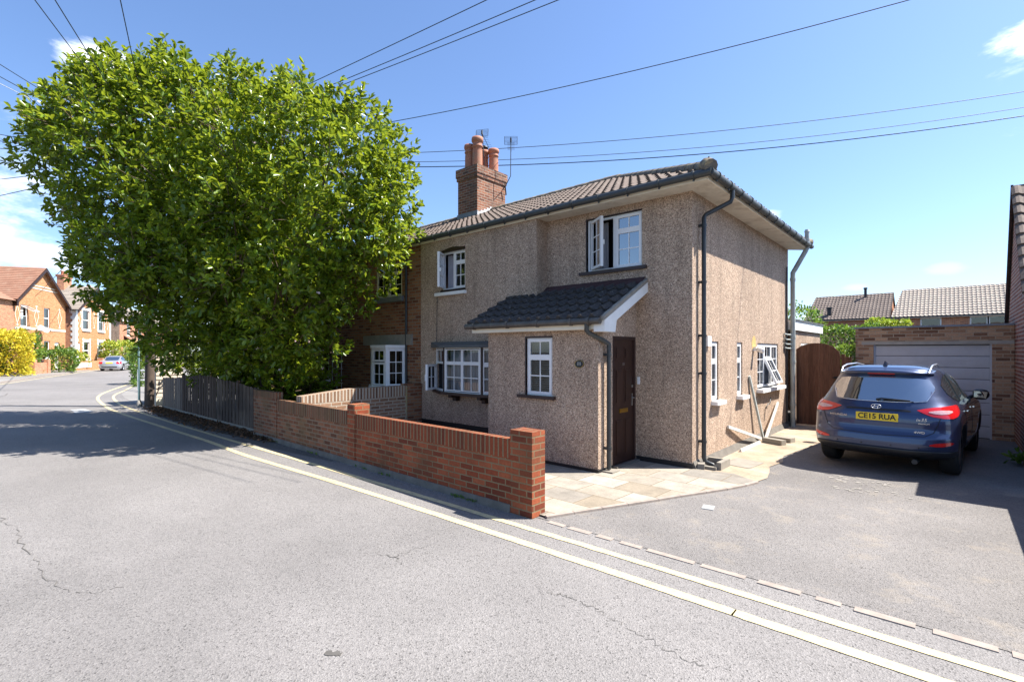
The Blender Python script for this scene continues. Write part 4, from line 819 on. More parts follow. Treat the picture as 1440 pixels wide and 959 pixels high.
# leaf litter
n = 5200; t = RNG.uniform(0, 1, n); xs = -16.6+t*9.6; wid = np.interp(xs, [-16.8, -13.2, -10.7, -7.8, -7.0], [.35, .62, .6, .3, .12]); ys = -3.14-np.abs(RNG.normal(0, .45, n))*wid; ok = ys > -3.82
P = np.stack([xs, ys, RNG.uniform(.006, .05, n)*np.clip(1-(-3.14-ys)/.7, .15, 1)], 1)[ok]; A = RNG.normal(0, 1, (len(P), 3)); A[:, 2] *= .25
o = leaves('leaf_litter', None, P, A, .075, .035, 'leaf_dead', loc=(-12, -3.4, 0)); o['kind'] = 'stuff'
m = MB().m('soil'); m.add([(-16.7, -3.12, .03), (-16.9, -3.5, .006), (-13.2, -3.74, .006), (-10.7, -3.72, .006), (-7.8, -3.5, .006), (-7.1, -3.3, .006), (-8.4, -3.12, .03), (-12, -3.12, .04)], [(0, 1, 2, 3, 4, 5, 6, 7)]); struct(m, 'verge')

# telegraph pole, street pole, shed side
tp = thing('telegraph_pole', 'dark wooden telegraph pole rising into the tree', 'utility pole', (-17.15, -3.05, 0)); m = MB().m('pole_wood'); m.tube([(-17.25, -3.22, -.3), (-17.22, -3.12, 8.7)], [.145, .095], 14); m.build('shaft', tp)
m = MB().m('gutter_grey'); m.tube([(-17.2, -3.1, 8.35), (-17.2, -3.1, 8.6)], .13, 12)
for k in range(8): a = k*math.pi/4; m.tube([(-17.2, -3.1, 8.5), (-17.2+.2*math.cos(a), -3.1+.2*math.sin(a), 8.52)], .012, 5)
m.build('terminal_ring', tp)
sp = thing('street_pole', 'thin pale green metal pole on the kerb beside the telegraph pole', 'pole', (-17.05, -3.4, 0)); m = MB().m('pole_metal'); m.tube([(-17.38, -3.47, 0), (-17.38, -3.47, 2.9)], .035, 12); m.build('shaft', sp); m = MB().m('chalk').lathe((-17.38, -3.47, 0), [(.085, 0), (.085, .1), (.05, .2), (.04, .22)], 12); m.build('base', sp)
sh = thing('shed', 'pale slatted timber shed side in sunlight behind the telegraph pole', 'shed', (-17.5, -2.0, 0)); m = MB().m('pale_slat')
for k in range(11): m.hexa([(-18.8, -3.0, .28+k*.15), (-17.35, -3.0, .28+k*.15), (-17.35, -2.2, .28+k*.15), (-18.8, -2.2, .28+k*.15), (-18.8, -3.0, .42+k*.15), (-17.372, -3.0, .42+k*.15), (-17.372, -2.2, .42+k*.15), (-18.8, -2.2, .42+k*.15)])
m.build('cladding', sh); MB().m('lead_dark').box(-18.9, -17.3, -3.05, -2.1, 1.93, 1.99).build('roof', sh); MB().m('cream_paint').box(-18.8, -17.36, -3.0, -2.2, 0, .28).build('base', sh)
# handrail on the footway
hr = thing('handrail', 'short pale metal railing on the footway before the bend', 'railing', (-25.3, -1.6, 0)); m = MB().m('white_paint')
A_, B_ = Vector((-26.0, -1.75, 0)), Vector((-23.2, -1.55, 0))
for p in (A_, A_.lerp(B_, .5), B_): m.tube([p, p+Vector((0, 0, .95))], .03, 8)
m.tube([A_+Vector((0, 0, .95)), B_+Vector((0, 0, .95))], .03, 8); m.tube([A_+Vector((0, 0, .5)), B_+Vector((0, 0, .5))], .025, 8); m.build('rail', hr)

# ------------------------------------------------------------------ side passage clutter
def top(name, mb, label, cat, loc, group=None): o = mb.build(name, None, loc); return tag(o, label, cat, group)
G_ = 'plastic lengths left by the side wall'
def strip(a, b, w_, t_, mat, label):
    a, b = Vector(a), Vector(b); d = (b-a).normalized(); s_ = d.cross(Vector((1, 0, .2))).normalized(); n_ = d.cross(s_)
    P = [a-s_*w_-n_*t_, a+s_*w_-n_*t_, a+s_*w_+n_*t_, a-s_*w_+n_*t_]; m = MB().m(mat).hexa(P+[p+(b-a) for p in P]); return top('trunking', m, label, 'pipe', a, G_)
base = Vector((.12, 3.45, .06))
strip((.13, 3.40, .06), (.02, 2.85, 1.36), .03, .018, 'pipe_grey', 'grey plastic length standing upright against the side wall')
strip((.16, 3.48, .06), (.05, 4.9, .68), .028, .016, 'pipe_white', 'white plastic length leaning against the wall, tilted towards the gate')
strip((.14, 3.20, .09), (.03, 1.56, .50), .028, .016, 'pipe_white', 'white plastic length leaning low along the wall towards the front')
strip((.16, 3.05, .04), (.14, 1.9, .04), .028, .016, 'pipe_white', 'white plastic length lying flat at the foot of the wall')
m = MB().m('concrete'); m.rbox((.38, 3.2, 0), .42, .14, .015, .11, R(-22)); top('concrete_block', m, 'nearer concrete block holding the plastic lengths', 'block', (.38, 3.2, .015), 'concrete blocks by the side wall')
m = MB().m('concrete'); m.rbox((.42, 3.62, 0), .44, .2, .015, .1, R(-12)); top('concrete_block', m, 'farther concrete block behind the foot of the plastic lengths', 'block', (.42, 3.62, .015), 'concrete blocks by the side wall')
gl = thing('drain_gully', 'raised cement drain surround at the house corner under the dark downpipe', 'drain', (.2, .35, 0)); m = MB().m('concrete'); m.rbox((.33, .42, 0), .07, .42, .014, .13, 0); m.rbox((.17, .6, 0), .26, .06, .014, .12, 0); m.rbox((.08, .16, 0), .1, .2, .014, .1, .3); m.rbox((.22, .18, 0), .18, .07, .014, .06, 0); m.build('surround', gl); MB().m('skin_dark').box(.08, .29, .24, .56, .015, .03).build('grate', gl)

# ------------------------------------------------------------------ arched gate
gt = thing('arched_gate', 'brown boarded garden gate with an arched top beside the house', 'gate', (.6, 6.3, 0)); m = MB().m('gate_wood'); x = .13; gx0, gx1 = .13, 1.06
while x < gx1-.01:
    x1 = min(x+.1, gx1); f = lambda q: 1.74+.31*math.sqrt(max(0, 1-((q-.56)/.50)**2))
    m.hexa([(x+.002, 6.28, .06), (x1-.002, 6.28, .06), (x1-.002, 6.302, .06), (x+.002, 6.302, .06), (x+.002, 6.28, f(x)), (x1-.002, 6.28, f(x1)), (x1-.002, 6.302, f(x1)), (x+.002, 6.302, f(x))]); x = x1
m.box(gx0, gx1, 6.302, 6.34, .3, .4); m.box(gx0, gx1, 6.302, 6.34, 1.4, 1.5); m.build('boards', gt); MB().m('rubber').box(.93, 1.0, 6.262, 6.28, 1.2, 1.25).tube([(.9, 6.255, 1.22), (.99, 6.255, 1.24)], .012, 6).build('latch', gt)
m = MB().m('gate_wood'); m.box(1.08, 1.15, 6.26, 6.34, 0, 1.78); m.box(1.155, 1.28, 6.28, 6.3, .05, 1.72); m.box(.06, .11, 6.26, 6.34, 0, 1.8); o = m.build('gate_post', gt)

# ------------------------------------------------------------------ garage
ga = thing('brick_garage', 'flat-roofed brick garage with ribbed grey door at the end of the drive', 'garage', (2.65, 6.75, 0)); FG = Fr((0, 6.75, 0), (1, 0, 0), (0, -1, 0))
m = MB().m('brick_garage'); m.wall(FG, 1.3, 3.99, 0, 2.4, [(1.65, 3.66, 0, 2.0)], .12); m.quad((1.3, 11.5, 0), (1.3, 6.75, 0), (1.3, 6.75, 2.4), (1.3, 11.5, 2.4)); m.quad((3.99, 11.5, 0), (1.3, 11.5, 0), (1.3, 11.5, 2.4), (3.99, 11.5, 2.4)); m.build('wall', ga)
MB().m('lintel').fbox(FG, 1.42, 3.99, 2.0, 2.075, -.05, .012).build('lintel', ga); MB().m('lead').box(1.27, 3.99, 6.71, 11.5, 2.385, 2.425).build('roof', ga)
m = MB().m('door_grey'); z = .02; k = 0
while z < 1.98:
    m.fbox(FG, 1.68, 3.63, z, min(z+.235, 1.98), -.1, -.07); m.fbox(FG, 1.69, 3.62, z+.02, min(z+.215, 1.97), -.07, -.062)
    for q in (.075, .145): m.fbox(FG, 1.69, 3.62, z+q, z+q+.012, -.062, -.055)
    z += .247
gd = m.build('garage_door', ga); MB().m('text_black').fbox(FG, 1.66, 3.65, 0, 2.0, -.118, -.104).build('backing', gd); m = MB().m('door_grey'); m.fbox(FG, 1.65, 1.68, 0, 2.0, -.1, -.04); m.fbox(FG, 3.63, 3.66, 0, 2.0, -.1, -.04); m.build('frame', gd)

# ------------------------------------------------------------------ house on the right edge
rh = thing('gabled_brick_house', 'red brick house with steep tiled gable at the right edge', 'house', (7, 6, 0)); m = MB().m('brick_right')
m.add([(4.0, 4.6, 0), (4.0, 8.3, 0), (4.0, 8.3, 2.45), (4.0, 6.69, 5.1), (4.0, 4.6, 2.8)], [(0, 1, 2, 3, 4)]); m.quad((10, 4.6, 0), (10, 8.3, 0), (10, 8.3, 2.45), (10, 6.69, 5.1), (10, 4.6, 2.8)); m.quad((4, 8.3, 0), (10, 8.3, 0), (10, 8.3, 2.45), (4, 8.3, 2.45)); m.box(4.0, 10, 1.75, 4.6, 0, 2.42); m.build('wall', rh)
a = math.atan2(2.35, 2.19); m = MB().m('tile_main'); tiles(m, (3.93, 4.5, 2.85), (1, 0, 0), (0, math.cos(a), math.sin(a)), (0, -math.sin(a), math.cos(a)), 3.21, lambda v: 0, lambda v: 6.1, amp=.035, step=.035); m.box(3.98, 10.05, 1.7, 4.6, 2.42, 2.5)
m.quad((3.93, 4.5, 2.83), (10, 4.5, 2.83), (10, 6.69, 5.2), (3.93, 6.69, 5.2)); m.quad((10, 8.4, 2.4), (3.93, 8.4, 2.4), (3.93, 6.69, 5.22), (10, 6.69, 5.22)); m.build('roof', rh)
m = MB().m('frame_brown'); m.add([(3.93, 8.4, 2.3), (3.93, 6.69, 5.1), (3.93, 6.69, 5.24), (3.93, 8.44, 2.42), (3.97, 8.4, 2.3), (3.97, 6.69, 5.1), (3.97, 6.69, 5.24), (3.97, 8.44, 2.42)], [(0, 1, 2, 3), (7, 6, 5, 4), (0, 4, 5, 1), (1, 5, 6, 2), (2, 6, 7, 3), (3, 7, 4, 0)]); m.add([(3.94, 4.5, 2.72), (3.94, 6.69, 5.08), (3.94, 6.69, 5.2), (3.94, 4.5, 2.86)], [(0, 3, 2, 1)]); m.build('bargeboard', rh)
m = MB().m('brick_right').box(4.05, 4.2, -3.0, 1.2, 0, 1.03); o = m.build('boundary_wall', None, (4.1, -1, 0)); tag(o, 'low brick boundary wall edging the right side of the drive', 'wall')
# weed by the wall
wd_ = thing('weed', 'leafy green weed at the foot of the right-hand brick wall', 'plant', (3.9, 4.2, 0)); n = 60; d = RNG.normal(size=(n, 3)); d[:, 2] = np.abs(d[:, 2])+.4; d /= np.linalg.norm(d, axis=1)[:, None]
leaves('foliage', wd_, np.array([3.88, 3.85, .03])+d*RNG.uniform(.02, .2, (n, 1)), d, .12, .06, 'leaf_bush'); MB().m('twig').tube([(3.9, 3.85, 0), (3.88, 3.83, .2)], .008, 5).build('stem', wd_)

# ------------------------------------------------------------------ houses behind the garage
def back_house(x0, x1, y, ze, zr, mat, label, rx=0, wins=(), vents=()):
    h = thing('tiled_house', label, 'house', ((x0+x1)/2, y, 0), 'tiled houses behind the garage'); F = Fr((0, y, 0), (1, 0, 0), (0, -1, 0)); m = MB().m('brick_red_far'); m.wall(F, x0+.2, x1-.1, 0, ze, [(a, b, c, d) for a, b, c, d in wins], .08)
    m.quad((x0+.2, y+6, 0), (x0+.2, y, 0), (x0+.2, y, ze), (x0+.2+rx, y+3, zr-.1), (x0+.2, y+6, ze)); m.quad((x1-.1, y, 0), (x1-.1, y+6, 0), (x1-.1, y+6, ze), (x1-.1, y+3, zr-.1), (x1-.1, y, ze)); m.build('wall', h)
    L_ = math.hypot(3.3, zr-ze+.1); V = Vector((0, 3.3, zr-ze+.1)).normalized(); m = MB().m(mat); tiles(m, (x0, y-.3, ze-.02), (1, 0, 0), V, Vector((0, -V.z, V.y)), L_, lambda v: rx*v/L_, lambda v: x1-x0, tw=.24, row=.33, amp=.04, step=.045, ns=4); m.quad((x1, y+6.3, ze), (x0, y+6.3, ze), (x0+rx, y+3, zr), (x1, y+3, zr)); m.quad((x0, y-.3, ze-.06), (x1, y-.3, ze-.06), (x1, y+3, zr-.06), (x0+rx, y+3, zr-.06)); r = m.build('roof', h)
    MB().m(mat).tube([(x0+rx, y+3, zr), (x1, y+3, zr)], .12, 8).build('ridge', r)
    MB().m('white_paint').box(x0, x1, y-.36, y-.3, ze-.14, ze-.02).build('fascia', h); MB().m('plastic_black').box(x0, x1, y-.42, y-.36, ze-.1, ze-.01).build('gutter', h)
    for a, b, c, d in wins:
        k = (b-a)/max(1, round((b-a)/.8)); window(h, F, a, b, c, d, [(a+.04+i*k, a+(i+1)*k-.04, c+.04, d-.04, 1, 1) for i in range(round((b-a)/k))], d=-.05, fw=.06, glass='glass')
    for (x, yy, z0, z1, r_) in vents: MB().m('plastic_black').tube([(x, yy, z0), (x, yy, z1)], r_, 10).tube([(x, yy, z1), (x, yy, z1+.12)], r_*1.4, 10).build('flue', h)
    return h
back_house(-6.25, -.45, 40, 4.45, 6.5, 'tile_bg_dark', 'house with darker brown tiled roof and black flues behind the hedge', .35, [], [(-4.5, 40.3, 4.4, 5.35, .16), (-2.3, 42.6, 6.0, 7.0, .1)])
back_house(-.42, 7.6, 40, 4.45, 6.66, 'tile_bg_light', 'house with pale tiled roof and white windows above the garage', .5, [(1.3, 2.5, 3.2, 4.32), (4.0, 5.9, 3.2, 4.32)])
# hedge and shrub behind the gate
def hedge(name, label, cat, boxes, n, mat, ln, wdt, base, top_noise=.15, group=None, stem=True, kindf='foliage'):
    h = thing(name, label, cat, base, group); P = []; A = []
    tot = sum((b[1]-b[0])*(b[3]-b[2])+(b[1]-b[0]+b[3]-b[2])*2*(b[5]-b[4]) for b in boxes)
    for b in boxes:
        ar = (b[1]-b[0])*(b[3]-b[2])+(b[1]-b[0]+b[3]-b[2])*2*(b[5]-b[4]); k = int(n*ar/tot); p = RNG.uniform(0, 1, (k, 3)); ax = RNG.normal(0, .4, (k, 3)); f = RNG.integers(0, 5, k) if b[5]-b[4] < 5 else RNG.integers(0, 4, k)
        w3 = np.array([(b[3]-b[2])*(b[5]-b[4]), (b[3]-b[2])*(b[5]-b[4]), (b[1]-b[0])*(b[5]-b[4]), (b[1]-b[0])*(b[5]-b[4]), (b[1]-b[0])*(b[3]-b[2])]); f = RNG.choice(5, k, p=w3/w3.sum())
        dd = np.abs(RNG.normal(0, .1, k))
        for i, (c, s_) in enumerate(((0, 0), (0, 1), (1, 0), (1, 1), (2, 1))):
            q = f == i; p[q, c] = s_; ax[q, c] += (1 if s_ else -1)
        X = np.stack([b[0]+p[:, 0]*(b[1]-b[0]), b[2]+p[:, 1]*(b[3]-b[2]), b[4]+p[:, 2]*(b[5]-b[4])], 1); bump_ = top_noise*(np.sin(X[:, 0]*5.1+X[:, 2]*3)+np.sin(X[:, 1]*4.3+X[:, 2]*4.1)+np.sin(X[:, 0]*2.2+X[:, 1]*7))/3
        nrm = ax/np.linalg.norm(ax, axis=1)[:, None]; X += nrm*(bump_-dd)[:, None]; ax[:, 2] += .4; P.append(X); A.append(ax)
    leaves('foliage', h, np.concatenate(P), np.concatenate(A), ln, wdt, mat, jitter=.5)
    if stem:
        m = MB().m('bark')
        for b in boxes:
            cx_, cy_ = (b[0]+b[1])/2, (b[2]+b[3])/2; m.tube([(cx_, cy_, 0), (cx_+.05, cy_, b[5]*.6)], [.05, .02], 6)
            for k in range(5): m.tube([(cx_, cy_, b[5]*.2), (b[0]+(b[1]-b[0])*random.uniform(.2, .8), b[2]+(b[3]-b[2])*random.uniform(.2, .8), b[5]*.8)], [.025, .01], 5)
        m.build('stem', h)
    return h
hedge('hedge', 'tall clipped green hedge between the gate and the garage', 'hedge', [(-1.5, 1.25, 12, 13, .1, 2.62)], 10000, 'leaf_hedge', .1, .055, (0, 12.5, 0), .18)
hedge('hedge', 'bright lime hedge top showing above the garage roof', 'hedge', [(.9, 1.95, 13.2, 14, .1, 2.85)], 4000, 'leaf_lime', .12, .06, (1.7, 13.6, 0), .18)
hedge('shrub', 'lighter green shrub in front of the hedge behind the gate', 'shrub', [(.65, 1.2, 8.6, 9.3, .1, 1.95)], 2600, 'leaf_bush', .09, .045, (.9, 9, 0), .3)
hedge('shrub', 'green shrub glimpsed beyond the flat-roofed extension', 'shrub', [(-2.6, -1.2, 16, 17.5, .1, 3.6)], 2200, 'leaf_hedge', .14, .07, (-2, 16.8, 0), .4)

# ------------------------------------------------------------------ houses along the far street
def cwd(X, D): return Vector((X*CA-D*SA, X*SA+D*CA, 0))
def gable_house(name, label, o_, width, ze, za, depth, brick, tile, F=None, group='victorian houses along the far pavement'):
    F = Fr(o_, cwd(-.325, .946), cwd(.946, .325)); base = F.p(width/2, 0, 0); h = thing(name, label, 'house', tuple(base), group); return F, h
def far_window(h, F, a, b, c, d, surround=None, open_=False):
    W = window(h, F, a, b, c, d, [(a+.05, b-.05, c+.05, (c+d)/2, 1, 1), (a+.05, b-.05, (c+d)/2, d-.05, 1, 1)] if not open_ else [(a+.05, b-.05, c+.05, (c+d)/2, 1, 1)], d=-.1, fw=.08, glass='glass')
    MB().m('white_paint').fbox(F, a-.12, b+.12, c-.16, c, -.1, .1).build('sill', W)
    folds(W, F, a+.1, b-.1, c+.1, d-.1, -.3, .03, .2, 'white_paint')
    if surround:
        m = MB().m('white_paint'); k = 0; z = c
        while z < d+.25: w_ = .16 if k % 2 else .24; m.fbox(F, a-w_, a, z, z+.2, 0, .02); m.fbox(F, b, b+w_, z, z+.2, 0, .02); z += .2; k += 1
        m.fbox(F, a-.1, b+.1, d, d+.25, .0, .025); m.build('surround', W)
    return W
def diamond(m, F, u, v, w_=.36, h_=.85, t=.07):
    P = [(u, v-h_), (u+w_, v), (u, v+h_), (u-w_, v)]
    for i in range(4):
        a, b = P[i], P[(i+1) % 4]; ca_, cb = (a[0]+(u-a[0])*.2, a[1]+(v-a[1])*.2), (b[0]+(u-b[0])*.2, b[1]+(v-b[1])*.2); m.add([F.p(*a, .02), F.p(*b, .02), F.p(*cb, .02), F.p(*ca_, .02)], [(0, 1, 2, 3)])
    m.fbox(F, u-.12, u+.12, v+h_-.05, v+h_+.08, 0, .022); m.fbox(F, u-.12, u+.12, v-h_-.08, v-h_+.05, 0, .022)
def gable_shell(h, F, W_, ze, za, depth, brick, tile, holes, side=None):
    m = MB().m(brick); m.wall(F, 0, W_, 0, ze, holes, .12); m.add([F.p(0, ze), F.p(W_, ze), F.p(W_/2, za)], [(0, 1, 2)])
    m.m(side or brick); m.quad(F.p(0, 0, -depth), F.p(0, 0), F.p(0, ze), F.p(0, ze, -depth)); m.quad(F.p(W_, 0), F.p(W_, 0, -depth), F.p(W_, ze, -depth), F.p(W_, ze)); m.build('wall', h)
    hyp = math.hypot(W_/2+.3, (za-ze)*(W_/2+.3)/(W_/2)); m = MB().m(tile); zl = ze-(za-ze)*.3/(W_/2); sgn = 1
    V = (F.u*(W_/2+.3)+Vector((0, 0, za-zl))).normalized(); tiles(m, F.p(-.3, zl+.08, .35), F.n*-1, V, (F.n*-1).cross(V) if (F.n*-1).cross(V).z > 0 else V.cross(F.n*-1), hyp, lambda v: 0, lambda v: depth+.35, tw=.3, row=.3, amp=.02, step=.03, ns=2)
    V2 = (F.u*-(W_/2+.3)+Vector((0, 0, za-zl))).normalized(); N2 = V2.cross(F.n); N2 = N2 if N2.z > 0 else -N2
    tiles(m, F.p(W_+.3, zl+.08, .35), F.n*-1, V2, N2, hyp, lambda v: 0, lambda v: depth+.35, tw=.3, row=.3, amp=.02, step=.03, ns=2)
    m.quad(F.p(-.3, zl, .35), F.p(-.3, zl, -depth), F.p(W_/2, za, -depth), F.p(W_/2, za, .35)); m.quad(F.p(W_+.3, zl, .35), F.p(W_+.3, zl, -depth), F.p(W_/2, za, -depth), F.p(W_/2, za, .35)); r = m.build('roof', h)
    m = MB().m('frame_brown' if brick == 'brick_orange' else 'cream_paint'); 
    for s_ in (0, 1):
        e = (-.35, zl) if s_ == 0 else (W_+.35, zl); m.add([F.p(*e, .36), F.p(W_/2, za+.02, .36), F.p(W_/2, za-.26, .36), F.p(e[0], e[1]-.22, .36), F.p(*e, .30), F.p(W_/2, za+.02, .30), F.p(W_/2, za-.26, .30), F.p(e[0], e[1]-.22, .30)], [(0, 1, 2, 3), (7, 6, 5, 4), (0, 4, 5, 1), (3, 2, 6, 7)])
    m.build('bargeboard', h); return r
def far_chimney(r, F, u, d, z0, z1, w_=1.0, brick='brick_red_far', n=3):
    c = F.p(u, 0, d); m = MB().m(brick); ang = math.atan2(F.u.y, F.u.x); m.rbox(c, w_, .6, z0, z1, ang); m.rbox(c, w_+.14, .74, z1-.2, z1-.05, ang); m.rbox(c, w_+.2, .8, z1-.05, z1+.05, ang); ch_ = m.build('chimney', r)
    for i in range(n): q = c+F.u*((i-(n-1)/2)*.28); MB().m('terracotta').lathe((q.x, q.y, z1+.05), [(.13, 0), (.11, .3), (.14, .34), (.13, .45), (.09, .45)], 10).build('pot', ch_)
# house A
F, h = gable_house('orange_brick_house', 'orange brick gabled house with cream diamonds behind the yellow hedge', cw(-41.1, 41), 8.0, 6.3, 9.3, 9, '', '')
hol = [(.8, 1.9, 3.95, 5.8), (4.3, 5.3, 3.95, 5.8), (4.3, 5.3, 1.2, 2.8), (6.1, 6.9, .15, 2.7), (.8, 1.9, 1.2, 2.8)]
r = gable_shell(h, F, 8.0, 6.3, 9.3, 10, 'brick_orange', 'tile_far_brown', hol)
W = far_window(h, F, .8, 1.9, 3.95, 5.8, open_=True); far_window(h, F, 4.3, 5.3, 3.95, 5.8); far_window(h, F, 4.3, 5.3, 1.2, 2.8); far_window(h, F, .8, 1.9, 1.2, 2.8)
ta = R(62); Ft = TiltF(F.p(.85, 5.7, 0), F.u, F.n*math.cos(ta)+Vector((0, 0, math.sin(ta))), F.n*-math.sin(ta)+Vector((0, 0, math.cos(ta)))); sm = MB().m('upvc'); p2 = MB().m('glass'); light(sm, p2, Ft, 0, 1.0, -.95, 0, 1, 1, fw=.07, d=0); sm.build('sash', W); p2.build('pane', W)
m = MB().m('white_paint').fbox(F, 6.1, 6.9, .15, 2.7, -.12, -.08); m.build('door', h)
m = MB().m('cream_paint'); m.fbox(F, 0, 8, 3.72, 3.80, 0, .04); m.fbox(F, 0, 8, 4.0-.16, 3.91, 0, .03)
for z in (7.35, 7.6): hw = 4*(9.3-z)/3.0; m.fbox(F, 4-hw+.1, 4+hw-.1, z, z+.09, 0, .03)
m.build('string_course', h); m = MB().m('cream_paint')
for u in (-.25+.3, 3.1, 6.9): diamond(m, F, u+.3 if u < 1 else u, 4.95)
m.build('diamond_relief', h)
m = MB().m('frame_brown').fbox(F, -.25, 0, 5.6, 6.2, 0, .3).fbox(F, 8, 8.25, 5.6, 6.1, 0, .3); m.build('corbel', h)
for (u, z, lab) in ((3.05, 3.9, 'a'), (3.75, 3.75, 'b')):
    m = MB().m('dish_grey'); m.lathe(F.p(u, z, .35), [(0, 0), (.14, .02), (.27, .07)], 16, axis=F.n+Vector((.2, -.5, .35))); m.tube([F.p(u, z, .35), F.p(u, z-.15, 0)], .03, 6); m.build('satellite_dish', h)
MB().m('white_paint').fbox(F, 2.25, 2.6, 2.35, 2.7, 0, .15).build('alarm_box', h)
# lower neighbour to the left of house A
h2 = thing('brown_roofed_house', 'brick house partly cut by the left picture edge, joined to the orange one', 'house', tuple(F.p(-4, 0, -1))); m = MB().m('brick_red_far'); m.wall(F, -9, -.05, 0, 6.2); m.build('wall', h2); m = MB().m('tile_far_brown'); m.quad(F.p(-9, 6.0, .3), F.p(-.3, 6.0, .3), F.p(-.3, 9.2, -4.5), F.p(-9, 9.2, -4.5)); m.build('roof', h2)
# house B
F, h = gable_house('red_brick_house', 'red brick gabled house with white quoins and white window surrounds', cw(-44.2, 50.3), 8.0, 6.2, 8.8, 9, '', '')
hol = [(1.4, 2.9, 4.1, 6.15), (4.9, 6.3, 4.1, 6.15), (.0+.15, .95, .2, 2.7), (1.6, 2.9, 1.0, 2.85), (4.9, 6.3, 1.0, 2.85), (6.8, 7.6, .2, 2.8)]
r = gable_shell(h, F, 8.0, 6.2, 8.8, 10, 'brick_orange', 'tile_far_grey', hol, 'brick_red_far')
far_window(h, F, 1.4, 2.9, 4.1, 6.15, True); far_window(h, F, 4.9, 6.3, 4.1, 6.15, True); far_window(h, F, 1.6, 2.9, 1.0, 2.85, True); far_window(h, F, 4.9, 6.3, 1.0, 2.85, True)
for a in (.15, 6.8): MB().m('white_paint').fbox(F, a, a+.8, .2, 2.7, -.12, -.07).build('door', h)
m = MB().m('white_paint'); z = 0; k = 0
m2 = MB().m('white_paint')
while z < 6.0: w_ = .28 if k % 2 else .42; m.fbox(F, -.02, w_, z, z+.285, 0, .025); m2.fbox(F, 8-w_, 8.02, z, z+.285, 0, .025); m.fbox(Fr(F.p(0, 0), F.n, F.u*-1), -w_, 0, z, z+.285, 0, .025); z += .285; k += 1
m.build('quoins', h); m2.build('quoins', h)
m = MB().m('cream_paint'); m.fbox(F, 1.9, 6.1, 7.35, 7.45, 0, .06); m.fbox(F, 1.6, 6.4, 7.0, 7.12, 0, .06); k = 2.3
while k < 5.8: hh = 8.7-abs(k-4)*.65; m.fbox(F, k, k+.1, 7.45, hh-.15, 0, .05); k += .35
m.build('gable_timbers', h); m = MB().m('cream_paint'); 
for u in (.95, 3.9, 7.15): diamond(m, F, u, 5.15, .3, .75)
m.build('diamond_relief', h); far_chimney(r, F, 3.9, -2.6, 7.5, 9.9, 1.6, n=4)
# house C and beyond
def terrace(name, label, o_, W_, ze, zr, wins, door, porch=False):
    F = Fr(o_, cwd(-.325, .946), cwd(.946, .325)); h = thing(name, label, 'house', tuple(F.p(W_/2, 0, 0)), 'victorian houses along the far pavement'); m = MB().m('brick_red_far'); m.wall(F, 0, W_, 0, ze, [w_ for w_ in wins], .1); m.m('pebbledash_far'); m.add([F.p(0, 0, -8), F.p(0, 0), F.p(0, ze), F.p(0, zr, -4), F.p(0, ze, -8)], [(0, 1, 2, 3, 4)]); m.build('wall', h)
    for w_ in wins: far_window(h, F, *w_)
    V = (F.n*-4.3+Vector((0, 0, zr-ze))).normalized(); N_ = F.u.cross(V); N_ = N_ if N_.z > 0 else -N_; m = MB().m('tile_far_grey'); tiles(m, F.p(-.2, ze, .3), F.u, V, N_, math.hypot(4.3, zr-ze), lambda v: 0, lambda v: W_+.4, row=.3, amp=.02, ns=2); m.quad(F.p(-.2, ze-.05, .3), F.p(W_+.2, ze-.05, .3), F.p(W_+.2, zr-.05, -4), F.p(-.2, zr-.05, -4)); r = m.build('roof', h); far_chimney(r, F, 2.0, -4, zr-.6, zr+1.5, 1.3, n=3)
    if porch:
        m = MB().m('white_paint'); m.fbox(F, 1.0, 1.2, 0, 2.7, .0, 1.6); m.fbox(F, 4.3, 4.5, 0, 2.7, 0, 1.6); m.fbox(F, 1.0, 4.5, 2.5, 2.75, 0, 1.6); m.add([F.p(3.0, 2.75, 1.65), F.p(4.6, 2.75, 1.65), F.p(3.8, 3.9, 1.65)], [(0, 1, 2)]); m.m('tile_far_brown').quad(F.p(.8, 2.8, 1.7), F.p(4.7, 2.8, 1.7), F.p(4.3, 3.9, 0), F.p(1.2, 3.9, 0)); m.build('porch', h)
    MB().m('white_paint').fbox(F, -.1, W_, ze-.2, ze-.02, .2, .3).build('fascia', h); MB().m('plastic_black').tube([F.p(5, 0, .08), F.p(5, ze, .08)], .06, 6).build('downpipe', h); return h
terrace('terraced_house', 'smaller brick house with white arched porch beyond the parked silver car', cw(-49.8, 63), 9, 5.9, 8.3, [(2.2, 3.5, 3.9, 5.5), (6.4, 7.5, 3.9, 5.5), (6.4, 7.5, 1.0, 2.7), (2.2, 3.5, .4, 2.5)], None, True)
terrace('terraced_house', 'farthest brick terrace almost hidden behind the tree edge', cw(-53.2, 73), 16, 5.9, 8.3, [(2.2, 3.5, 3.9, 5.5), (7, 8.2, 3.9, 5.5), (7, 8.2, 1.0, 2.7)], None)
